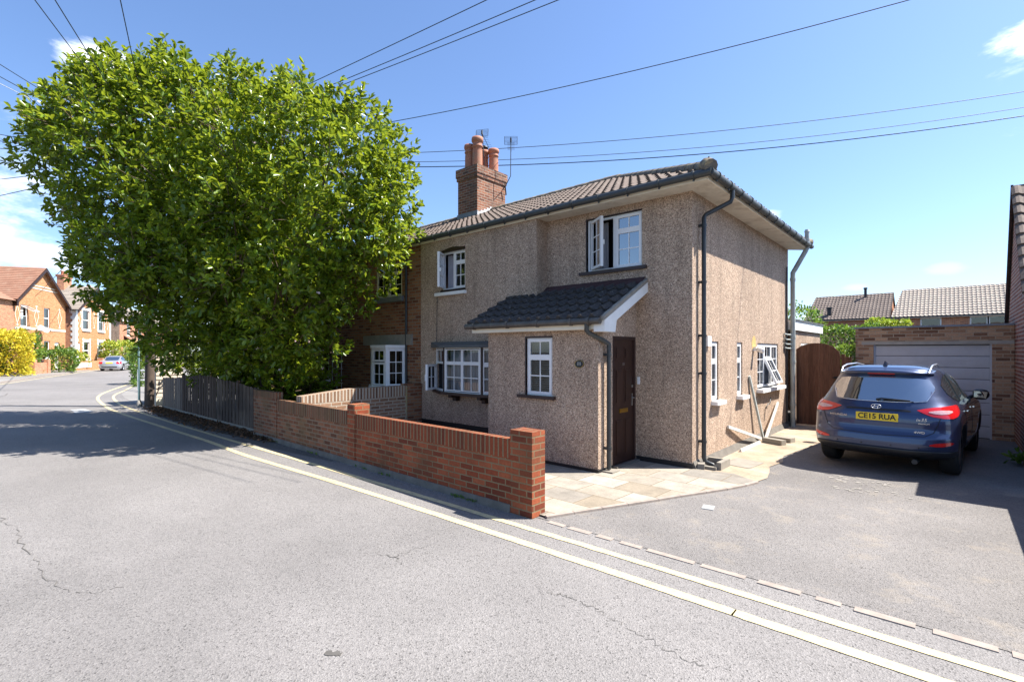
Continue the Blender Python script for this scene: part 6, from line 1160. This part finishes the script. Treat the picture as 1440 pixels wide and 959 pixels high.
# ------------------------------------------------------------------ big tree over the fence
CL = [[-12.91,-2.57,7.87,0.85],[-8.68,-4.89,5.11,0.85],[-10.38,-5.57,5.12,0.85],[-14.26,-3.48,5.82,0.85],[-7.81,-3.89,6.14,0.85],[-13.27,-3.28,8.57,0.85],[-10.3,-5.01,7.43,0.85],[-12.8,-3.29,2.61,0.85],[-13.25,-2.55,5.69,0.85],[-9.06,-0.5,6.67,0.85],[-10.05,-1.19,3.79,0.85],[-10.92,-1.35,4.24,0.85],[-9.45,-4.73,3.06,0.85],[-9.66,-1.7,2.12,0.85],[-7.52,-4.01,4.59,0.85],[-8.65,-4.64,3.59,0.85],[-14.78,-4.67,5.68,0.85],[-14.04,-3.47,4.74,0.85],[-6.22,-3.12,4.38,0.85],[-14.86,-5.06,8.44,0.85],[-14.62,-3.83,7.12,0.85],[-7.33,-3.08,2.52,0.85],[-6.55,-3.21,5.52,0.85],[-13.05,-2.63,3.4,0.85],[-10.3,-5.49,4.25,0.85],[-7.6,-3.03,6.96,0.85],[-8.49,-4.45,6.13,0.85],[-6.86,-2.85,6.35,0.85],[-15.33,-5.18,7.35,0.85],[-14.55,-4.85,4.43,0.85],[-8.61,-3.87,7.03,0.85],[-13.37,-3.58,3.19,0.85],[-9.82,-0.76,7.1,0.85],[-8.35,-3.61,2.39,0.85],[-9.7,-5.51,5.84,0.85],[-5.82,-2.66,5.11,0.85],[-11.46,-1.41,5.77,0.85],[-9.85,-1.13,4.94,0.85],[-10.89,-5.46,3.6,0.85],[-9.48,-5.24,4.64,0.85],[-9.42,-5.01,6.51,0.85],[-10.72,-1.01,5.95,0.85],[-12.91,-2.34,4.4,0.85],[-7.48,-3.99,3.73,0.85],[-6.57,-2.73,3.51,0.85],[-14.98,-5.04,6.42,0.85],[-14.11,-4.1,4.13,0.85],[-10.75,-1.73,8.11,0.85],[-9.53,-0.64,5.74,0.85],[-11.02,-5.62,7.25,0.85],[-14.29,-4.31,8.61,0.85],[-7.87,-2.8,1.92,0.85],[-10.58,-5.81,6.43,0.85],[-11.58,-1.83,3.03,0.85],[-9.98,-2.75,1.99,0.85],[-8.94,-4.26,2.54,0.85],[-13.35,-2.63,6.76,0.85],[-12.02,-2.73,2.05,0.85],[-12.0,-1.8,4.3,0.85],[-10.83,-1.94,2.45,0.85],[-12.14,-1.83,6.41,0.85],[-9.76,-1.43,2.97,0.85],[-12.02,-1.94,7.4,0.85],[-8.76,-2.79,2.0,0.85],[-11.96,-2.31,8.34,0.85],[-12.33,-2.15,3.38,0.85],[-8.8,-0.53,5.2,0.85],[-9.14,-1.13,4.05,0.85],[-14.0,-3.36,7.75,0.85],[-9.42,-4.29,7.43,0.85],[-11.14,-5.67,4.49,0.85],[-9.77,-1.42,7.96,0.85],[-7.31,-3.8,5.43,0.85],[-6.07,-2.24,4.05,0.85],[-10.95,-1.26,7.02,0.85],[-12.45,-2.02,5.32,0.85],[-10.13,-4.37,2.18,0.85],[-7.95,-4.1,3.01,0.85],[-8.25,-4.55,4.44,0.85],[-8.16,-0.4,6.36,0.85],[-10.32,-5.01,3.16,0.85],[-14.79,-4.17,7.89,0.85],[-11.41,-6.01,6.31,0.85],[-9.05,-0.87,7.62,0.85],[-8.04,-4.33,5.34,0.85],[-6.0,-2.22,5.95,0.85],[-10.72,-1.14,5.09,0.85],[-14.57,-4.02,5.13,0.85],[-13.53,-3.04,4.13,0.85],[-8.25,-1.13,4.86,0.85],[-11.27,-5.81,5.35,0.85],[-12.45,-2.92,8.67,0.85],[-9.65,-5.14,3.79,0.85],[-11.13,-2.7,2.06,0.85],[-14.01,-3.22,6.91,0.85],[-13.47,-4.07,8.85,0.85],[-10.76,-1.51,3.22,0.85],[-6.95,-3.48,3.27,0.85],[-14.69,-4.06,6.28,0.85],[-10.13,-5.75,5.59,0.55],[-10.15,-0.72,5.24,0.55],[-12.9,-3.19,2.52,0.55],[-6.22,-2.83,3.69,0.55],[-8.59,-5.05,5.51,0.55],[-9.16,-5.11,3.8,0.55],[-5.72,-2.75,4.38,0.55],[-7.28,-4.01,3.18,0.55],[-8.33,-4.87,4.64,0.55],[-8.06,-4.62,4.06,0.55],[-13.36,-2.54,7.68,0.55],[-13.82,-2.93,4.43,0.55],[-7.83,-4.28,5.71,0.55],[-8.9,-3.53,1.99,0.55],[-5.84,-2.92,5.42,0.55],[-7.28,-4.09,4.57,0.55],[-10.52,-4.44,1.9,0.55],[-9.22,-1.21,3.0,0.55],[-14.74,-3.67,6.59,0.55],[-6.72,-2.54,6.7,0.55],[-13.3,-2.35,5.18,0.55],[-7.22,-2.59,2.43,0.55],[-13.49,-3.41,8.9,0.55],[-6.77,-2.74,2.81,0.55],[-10.16,-2.74,1.75,0.55],[-10.45,-0.72,6.31,0.55],[-8.45,-4.54,6.33,0.55],[-8.51,-4.11,6.84,0.55],[-14.21,-4.1,3.86,0.55],[-8.0,-4.04,6.42,0.55],[-10.83,-5.67,4.1,0.55],[-6.65,-3.42,5.72,0.55],[-12.42,-1.77,5.64,0.55],[-11.3,-1.3,4.43,0.55],[-11.81,-6.15,6.45,0.55],[-15.08,-4.33,6.33,0.55],[-6.92,-3.87,3.77,0.55],[-9.45,-4.35,2.22,0.55],[-12.53,-2.37,2.97,0.55],[-10.4,-5.09,3.08,0.55],[-9.95,-1.07,3.61,0.55],[-9.06,-0.59,7.43,0.55],[-15.4,-5.61,8.05,0.55],[-15.34,-4.37,7.48,0.55],[-12.79,-2.12,3.79,0.55],[-9.58,-5.28,6.67,0.55],[-9.1,-1.57,1.87,0.55],[-6.62,-3.7,4.29,0.55],[-12.47,-3.49,2.06,0.55],[-6.62,-3.45,3.3,0.55],[-8.51,-4.24,2.56,0.55],[-13.44,-2.44,6.07,0.55],[-14.68,-4.66,9.05,0.55],[-11.34,-1.16,6.67,0.55],[-13.92,-4.55,9.19,0.55],[-13.81,-3.26,3.77,0.55],[-10.32,-5.64,6.79,0.55],[-9.32,-1.15,8.04,0.55],[-7.24,-3.39,2.46,0.55],[-10.35,-1.85,2.07,0.55],[-9.74,-5.41,3.98,0.55],[-12.24,-1.74,7.06,0.55],[-10.05,-5.56,4.87,0.55],[-7.84,-4.46,4.98,0.55],[-11.49,-1.55,3.29,0.55],[-14.96,-4.78,4.9,0.55],[-8.03,-4.33,2.94,0.55],[-8.89,-2.71,1.69,0.55],[-7.11,-3.04,6.73,0.55],[-9.75,-4.8,7.34,0.55],[-9.17,-5.36,5.23,0.55],[-6.15,-3.29,4.21,0.55],[-8.74,-0.35,6.14,0.55],[-9.57,-3.71,1.84,0.55],[-9.3,-3.95,7.7,0.55],[-11.27,-2.02,8.46,0.55],[-13.36,-4.25,9.07,0.55],[-6.17,-3.35,5.07,0.55],[-10.47,-1.48,2.83,0.55],[-13.46,-2.46,6.83,0.55],[-7.3,-4.01,5.43,0.55],[-10.75,-5.34,7.79,0.55],[-11.5,-1.24,5.63,0.55],[-9.94,-2.14,1.64,0.55],[-9.6,-5.63,5.85,0.55],[-10.89,-5.8,5.19,0.55],[-5.81,-1.94,4.12,0.55],[-10.22,-4.69,7.83,0.55],[-8.93,-4.64,2.94,0.55],[-15.57,-4.99,7.42,0.55],[-12.14,-1.68,4.25,0.55],[-9.0,-5.09,6.16,0.55],[-7.94,-0.44,5.52,0.55],[-11.05,-1.32,7.64,0.55],[-12.71,-2.37,8.28,0.55],[-10.58,-1.25,3.49,0.55],[-11.23,-6.06,6.88,0.55],[-8.59,-4.75,3.42,0.55],[-9.36,-5.34,4.45,0.55],[-8.27,-3.14,1.89,0.55],[-12.91,-3.01,8.82,0.55],[-14.47,-3.53,5.14,0.55],[-6.3,-2.68,6.25,0.55],[-13.86,-2.99,7.8,0.55],[-15.28,-4.47,8.2,0.55],[-5.5,-2.0,5.36,0.55],[-9.76,-4.93,2.97,0.55],[-15.0,-4.22,5.36,0.55],[-10.06,-1.53,8.35,0.55],[-7.31,-3.48,6.35,0.55],[-6.53,-2.87,2.86,0.32],[-15.17,-5.11,5.0,0.32],[-7.58,-0.71,5.16,0.32],[-5.65,-1.82,4.5,0.32],[-5.9,-2.42,3.78,0.32],[-9.53,-5.0,3.02,0.32],[-12.49,-3.63,1.86,0.32],[-10.72,-5.84,5.17,0.32],[-10.83,-2.72,1.46,0.32],[-8.14,-3.84,7.03,0.32],[-14.64,-5.2,8.96,0.32],[-11.56,-6.18,5.84,0.32],[-9.02,-3.5,1.81,0.32],[-8.03,-3.3,7.33,0.32],[-5.66,-1.68,4.98,0.32],[-9.64,-0.86,4.04,0.32],[-5.55,-2.12,4.76,0.32],[-11.62,-6.24,6.99,0.32],[-11.82,-5.86,4.73,0.32],[-9.47,-2.78,1.57,0.32],[-10.03,-4.61,7.93,0.32],[-5.83,-2.04,3.97,0.32],[-8.2,-3.33,1.94,0.32],[-9.96,-5.31,7.23,0.32],[-11.06,-5.16,8.21,0.32],[-15.3,-5.78,7.73,0.32],[-6.47,-2.48,2.9,0.32],[-8.28,-3.54,7.44,0.32],[-7.18,-2.29,2.5,0.32],[-7.92,-2.4,1.42,0.32],[-14.13,-4.43,3.53,0.32],[-5.83,-1.51,4.65,0.32],[-9.89,-5.1,3.11,0.32],[-13.49,-4.47,2.91,0.32],[-8.84,-3.78,2.06,0.32],[-11.98,-6.02,5.33,0.32],[-11.22,-5.69,3.63,0.32],[-9.51,-2.17,1.25,0.32],[-13.07,-3.88,9.35,0.32],[-7.0,-3.1,6.72,0.32],[-10.21,-5.56,7.14,0.32],[-10.26,-5.0,2.79,0.32],[-5.86,-2.32,6.15,0.32],[-6.42,-2.19,3.37,0.32],[-10.85,-5.42,3.3,0.32],[-15.58,-5.63,7.11,0.32],[-14.24,-4.17,9.0,0.32],[-8.94,-4.28,7.28,0.32],[-9.88,-4.49,2.13,0.32],[-8.79,-0.72,4.09,0.32],[-11.6,-5.63,8.01,0.32],[-6.08,-1.75,3.69,0.32],[-12.18,-2.38,8.9,0.32],[-11.16,-5.61,7.8,0.32],[-10.06,-5.36,3.46,0.32],[-9.14,-0.71,4.3,0.32],[-8.89,-1.89,1.19,0.32],[-5.61,-2.44,4.13,0.32],[-7.16,-2.82,2.1,0.32],[-10.52,-5.42,7.65,0.32],[-11.18,-6.15,6.71,0.32],[-7.17,-2.25,1.86,0.32],[-10.71,-6.01,6.2,0.32],[-5.42,-2.19,5.44,0.32],[-8.79,-2.83,1.36,0.32],[-5.66,-1.99,5.9,0.32],[-10.41,-1.74,8.63,0.32],[-7.71,-2.62,1.66,0.32],[-12.34,-6.29,6.5,0.32],[-15.06,-5.97,7.33,0.32],[-11.25,-5.45,3.26,0.32],[-7.0,-2.87,2.44,0.32],[-11.26,-5.15,2.91,0.32],[-10.44,-4.39,1.72,0.32],[-6.17,-2.06,3.62,0.32],[-6.74,-2.71,2.73,0.32],[-7.5,-2.7,7.41,0.32],[-13.11,-3.59,2.44,0.32],[-14.88,-4.84,4.17,0.32],[-9.71,-5.18,3.35,0.32],[-12.39,-2.61,8.94,0.32],[-10.3,-2.2,8.7,0.32],[-8.74,-3.59,7.74,0.32],[-9.77,-1.68,8.62,0.32],[-8.61,-0.3,5.22,0.32],[-6.43,-2.46,3.23,0.32],[-13.34,-4.1,9.19,0.32],[-8.41,-1.03,3.17,0.32],[-11.25,-5.97,7.15,0.32],[-6.48,-2.83,6.35,0.32],[-13.93,-4.38,3.26,0.32],[-10.74,-5.62,7.45,0.32],[-13.57,-4.76,3.18,0.32],[-14.98,-5.2,5.47,0.32],[-9.63,-4.1,7.97,0.32],[-10.99,-2.7,9.13,0.32],[-10.45,-4.55,2.03,0.32],[-9.47,-4.62,7.54,0.32],[-10.64,-5.72,4.64,0.32],[-9.65,-0.89,7.99,0.32],[-8.44,-2.94,1.57,0.32],[-9.06,-1.14,2.95,0.32],[-14.96,-5.7,8.56,0.32],[-6.82,-2.65,6.76,0.32],[-7.25,-3.27,6.69,0.32],[-6.37,-2.05,6.83,0.32],[-14.17,-4.03,3.47,0.32],[-6.5,-2.47,6.78,0.32],[-9.12,-0.96,3.32,0.32],[-8.79,-0.25,6.78,0.32],[-9.23,-4.25,7.56,0.32],[-7.83,-0.79,7.6,0.32],[-9.87,-5.01,7.33,0.32],[-9.23,-3.74,1.88,0.32],[-12.36,-6.24,5.88,0.32],[-7.53,-0.28,6.15,0.32],[-5.47,-1.74,5.51,0.32],[-12.33,-6.33,7.03,0.32],[-12.49,-6.46,6.13,0.32],[-10.22,-4.4,8.34,0.32],[-6.18,-2.57,3.5,0.32],[-5.48,-1.84,5.21,0.32],[-12.23,-3.65,1.71,0.32],[-8.09,-0.71,5.03,0.32],[-11.16,-5.85,4.98,0.32],[-12.77,-3.86,9.43,0.32],[-10.84,-2.21,1.89,0.32],[-9.25,-0.9,8.06,0.32],[-13.55,-3.54,9.21,0.32],[-6.8,-2.08,2.77,0.32],[-9.16,-4.67,7.05,0.55],[-5.89,-2.33,3.99,0.55],[-9.79,-4.31,2.05,0.55],[-8.01,-3.77,6.85,0.55],[-7.11,-3.21,2.51,0.55],[-8.65,-4.52,6.62,0.55],[-7.41,-4.15,3.67,0.55],[-6.82,-3.64,3.17,0.55],[-10.18,-5.81,6.22,0.55],[-8.71,-5.09,4.74,0.55],[-9.85,-5.44,4.02,0.55],[-6.67,-2.4,6.85,0.55],[-11.65,-6.11,5.83,0.55],[-7.82,-2.57,1.71,0.55],[-6.02,-3.29,4.52,0.55],[-10.65,-5.94,5.84,0.55],[-5.87,-3.07,5.24,0.55],[-7.19,-4.04,4.57,0.55],[-6.52,-3.64,4.87,0.55],[-6.52,-2.98,6.08,0.55],[-8.69,-4.94,6.0,0.55],[-6.52,-3.55,3.89,0.55],[-9.12,-5.31,5.08,0.55],[-7.21,-3.71,5.92,0.55],[-10.67,-5.66,4.56,0.55],[-7.62,-4.13,3.01,0.55],[-6.94,-3.86,5.06,0.55],[-9.57,-5.51,5.24,0.55],[-8.58,-4.76,3.46,0.55],[-6.05,-2.8,5.86,0.55],[-8.94,-3.69,2.07,0.55],[-6.18,-3.18,3.97,0.55],[-8.92,-5.01,3.78,0.55],[-9.52,-4.49,7.57,0.55],[-10.4,-5.54,3.83,0.55],[-5.69,-2.17,4.58,0.55],[-9.99,-5.52,4.63,0.55],[-7.77,-4.4,4.89,0.55],[-9.37,-4.65,2.76,0.55],[-10.78,-5.84,6.86,0.55]]
tr = thing('tree', 'large dense glossy-leaved tree overhanging the fence and road', 'tree', (-10.6, -2.0, 0))
cand = list(CL); CL = []; hubc = np.array([-10.6, -2.8, 5.0])
for c in cand:
    if c[3] > .4:
        q = np.array(c[:3]); dmin = 1.22 if c[3] > .8 else .8
        if any(np.linalg.norm(q-np.array(o[:3])) < dmin for o in CL if o[3] > .4): continue
        o_ = (q-hubc)/np.linalg.norm(q-hubc); k_ = .26*math.sin(q[0]*1.7+q[2]*2.1)*math.cos(q[1]*2.3-q[2])-.14; q = q+o_*k_
        if q[1] > -.9 and q[2] < 5: q[1] = -.9
        c = [*q, c[3]*1.05]
    CL.append(c)
rr_ = random.Random(3)
for i in range(46): CL.append([-16.2+7.6*i/45, rr_.uniform(-2.75, -1.3), rr_.uniform(.75, 2.0), .5])
for px_, py_, D_, r_ in ((558, 300, 11, .42), (563, 335, 11, .36), (545, 362, 11, .4), (550, 250, 11.2, .5), (556, 215, 11.3, .4), (530, 400, 11.2, .35), (540, 330, 11.3, .5), (520, 180, 11.5, .45), (500, 425, 11.1, .4)):
    q = cw((px_-720)/698*D_, D_, 1.85+(494-py_)/698*D_); CL.append([q.x, q.y, q.z, r_])
inner_ = [[x+(-10.6-x)*.36, y+(-2.9-y)*.4, z+(4.6-z)*.36, r*1.25] for x, y, z, r in cand if r > .8]
P = []; A = []; TW = MB().m('twig'); hub = Vector((-10.6, -2.2, 3.2))
for (x, y, z, r) in CL:
    nt_ = int(95*r*r+8); d = RNG.normal(size=(nt_, 3)); d /= np.linalg.norm(d, axis=1)[:, None]; d[:, 2] = d[:, 2]*.85+.15
    c = np.array([x, y, z]); rr = r*RNG.uniform(.62, 1.0, nt_)
    for i in range(nt_):
        ax = d[i]+np.array([0, 0, .35]); ax /= np.linalg.norm(ax); tip = c+d[i]*rr[i]; k = RNG.integers(7, 12); ln = RNG.uniform(.16, .32)
        if tip[1] > -.36 and tip[2] < 4.9 and tip[0] < -6: continue
        t = RNG.uniform(0, 1, k); sp = RNG.normal(0, 1, (k, 3)); sp -= (sp@ax)[:, None]*ax; sp /= np.linalg.norm(sp, axis=1)[:, None]
        P.append(tip+ax*(t*ln)[:, None]); A.append(ax*(.35+.5*t)[:, None]+sp*.75)
        if RNG.random() < .35: TW.tube([tip-d[i]*r*.35, tip, tip+ax*ln], [.008, .006, .003], 3, cap=False)
IP = []; IA = []
for (x, y, z, r) in inner_:
    n_ = 300; d = RNG.normal(size=(n_, 3)); d /= np.linalg.norm(d, axis=1)[:, None]; q = np.array([x, y, z])+d*r*RNG.uniform(.3, 1, (n_, 1)); q[:, 1] = np.minimum(q[:, 1], np.where((q[:, 2] < 4.9) & (q[:, 0] < -6), -.5, 9)); IP.append(q); IA.append(d)
# long shoots that break the outline
for (x, y, z, r) in CL:
    if r < .4 and RNG.random() < .5:
        c = np.array([x, y, z]); out = c-np.array([-10.6, -2.8, 5.0]); out /= np.linalg.norm(out); ax = out*.6+np.array([0, 0, .7]); ax /= np.linalg.norm(ax); ln = RNG.uniform(.35, .6); k = 16; t = RNG.uniform(0, 1, k)
        if c[1]+ax[1]*(ln+.2) > -.4 and c[2] < 5.2: continue
        sp = RNG.normal(0, 1, (k, 3)); sp -= (sp@ax)[:, None]*ax; sp /= np.linalg.norm(sp, axis=1)[:, None]; P.append(c+ax*(t*ln+.1)[:, None]); A.append(ax*.5+sp*.7); TW.tube([tuple(c-ax*.2), tuple(c+ax*(ln+.1))], [.01, .004], 4, cap=False)
P = np.concatenate(P); A = np.concatenate(A); P = np.concatenate([P]+IP); A = np.concatenate([A]+IA)
leaves('crown', tr, P, A, .15, .066, 'leaf_tree', jitter=.22); TW.build('twigs', tr)
m = MB().m('bark'); m.tube([(-10.6, -2.0, -.1), (-10.62, -2.05, .8), (-10.55, -2.1, 1.6), (-10.6, -2.2, 3.0), (-10.7, -2.5, 5.0), (-10.8, -2.7, 7.2)], [.24, .19, .17, .14, .09, .03], 12); m.build('trunk', tr)
m = MB().m('bark'); big = [c for c in CL if c[3] > .5]
for i, (x, y, z, r) in enumerate(big):
    if i % 2: continue
    s_ = Vector((-10.6, -2.15, min(1.0+i*.02, 3.4))); e = Vector((x, y, z)); mid_ = s_.lerp(e, .5)+Vector((random.uniform(-.2, .2), random.uniform(-.2, .2), -.25)); m.tube([s_, mid_, e], [.06, .035, .012], 6)
m.m('bark').tube([(-9.4, -2.2, 0), (-9.2, -2.3, 1.0), (-8.9, -2.5, 2.0)], [.07, .05, .03], 8); m.build('limb', tr)
k = 90; ii = RNG.choice(len(P), k, replace=False); fl_p = []; fl_a = []
for i in ii:
    for j in range(5): v = RNG.normal(size=3); v[2] = abs(v[2]); fl_p.append(P[i]+A[i]/np.linalg.norm(A[i])*.14); fl_a.append(v/np.linalg.norm(v))
leaves('flowers', tr, np.array(fl_p), np.array(fl_a), .055, .035, 'flower', jitter=.2)

# ------------------------------------------------------------------ overhead wires fanning out from the telegraph pole
top_ = Vector((-17.2, -3.1, 8.5))
def P3(px, py, D): return cw((px-720)/698*D, D, 1.85+(494-py)/698*D)
def wire(a, b, sag, r, label, grp='overhead wires', mat='wire_black'):
    a, b = Vector(a), Vector(b); pts = [a.lerp(b, i/28)-Vector((0, 0, sag*4*(i/28)*(1-i/28))) for i in range(29)]; m = MB().m(mat).tube(pts, r, 5); o = m.build('overhead_wire', None, tuple(a)); tag(o, label, 'wire', grp)
def thru(px1, py1, D, k=1.0): return P3(px1, py1, D)
wire(top_, P3(900, -103, 7.0), .05, .008, 'steepest of the three wires rising right over the tree to the top edge')
wire(top_, P3(960, -88, 7.0), .08, .008, 'middle of the three wires rising right over the tree to the top edge')
wire(top_, P3(1010, -90, 7.0), .08, .008, 'lowest of the three wires rising right over the tree to the top edge')
wire(top_, P3(1500, -62, 9.0), .55, .010, 'long single wire crossing the sky high above the roof')
wire(top_, P3(1600, 103, 14.0), .75, .010, 'upper wire of the group crossing just above the chimney pots')
wire(top_, P3(1600, 124, 14.0), .95, .009, 'thin middle wire of the group crossing behind the chimney pots')
wire(top_+Vector((0, 0, -.12)), P3(1600, 137, 14.0), .95, .014, 'thick lowest wire of the group crossing behind the chimney pots')
wire(top_, P3(-20, -92, 6.0), .05, .008, 'left one of two close wires running steeply up over the tree')
wire(top_, P3(40, -60, 6.0), .05, .008, 'right one of two close wires running steeply up over the tree')
wire(top_, P3(150, -90, 6.0), .03, .008, 'nearly vertical wire rising from the treetop cloud')
wire(top_, P3(-160, -12, 8.0), .1, .008, 'upper dark wire sloping down from the left edge into the tree')
wire(top_, P3(-160, 18, 8.0), .1, .008, 'lower dark wire sloping down from the left edge into the tree')
wire(top_, P3(-160, 35, 8.0), .1, .006, 'pale thin wire sloping down from the left edge into the tree', mat='lead_bright')
for q, lab in ((150, 'top'), (166, 'middle'), (184, 'bottom')): wire(top_, P3(-160, q, 30.0), .35, .016, lab+' one of three nearly level wires at the left edge')
wire(top_, P3(-160, 255, 38.0), .5, .018, 'wire dipping gently left towards the far houses')
wire(top_, P3(-160, 295, 38.0), .5, .018, 'lower wire dipping left towards the far houses')
wire(top_, cw(-43, 49.5, 9.0), .4, .018, 'faint wire running down to the gabled houses')
wire(top_, cw(-41.3, 43, 6.6), .3, .018, 'faint lower wire running down to the orange house')
for o in list(bpy.data.objects):
    if '_b' in o: del o['_b']
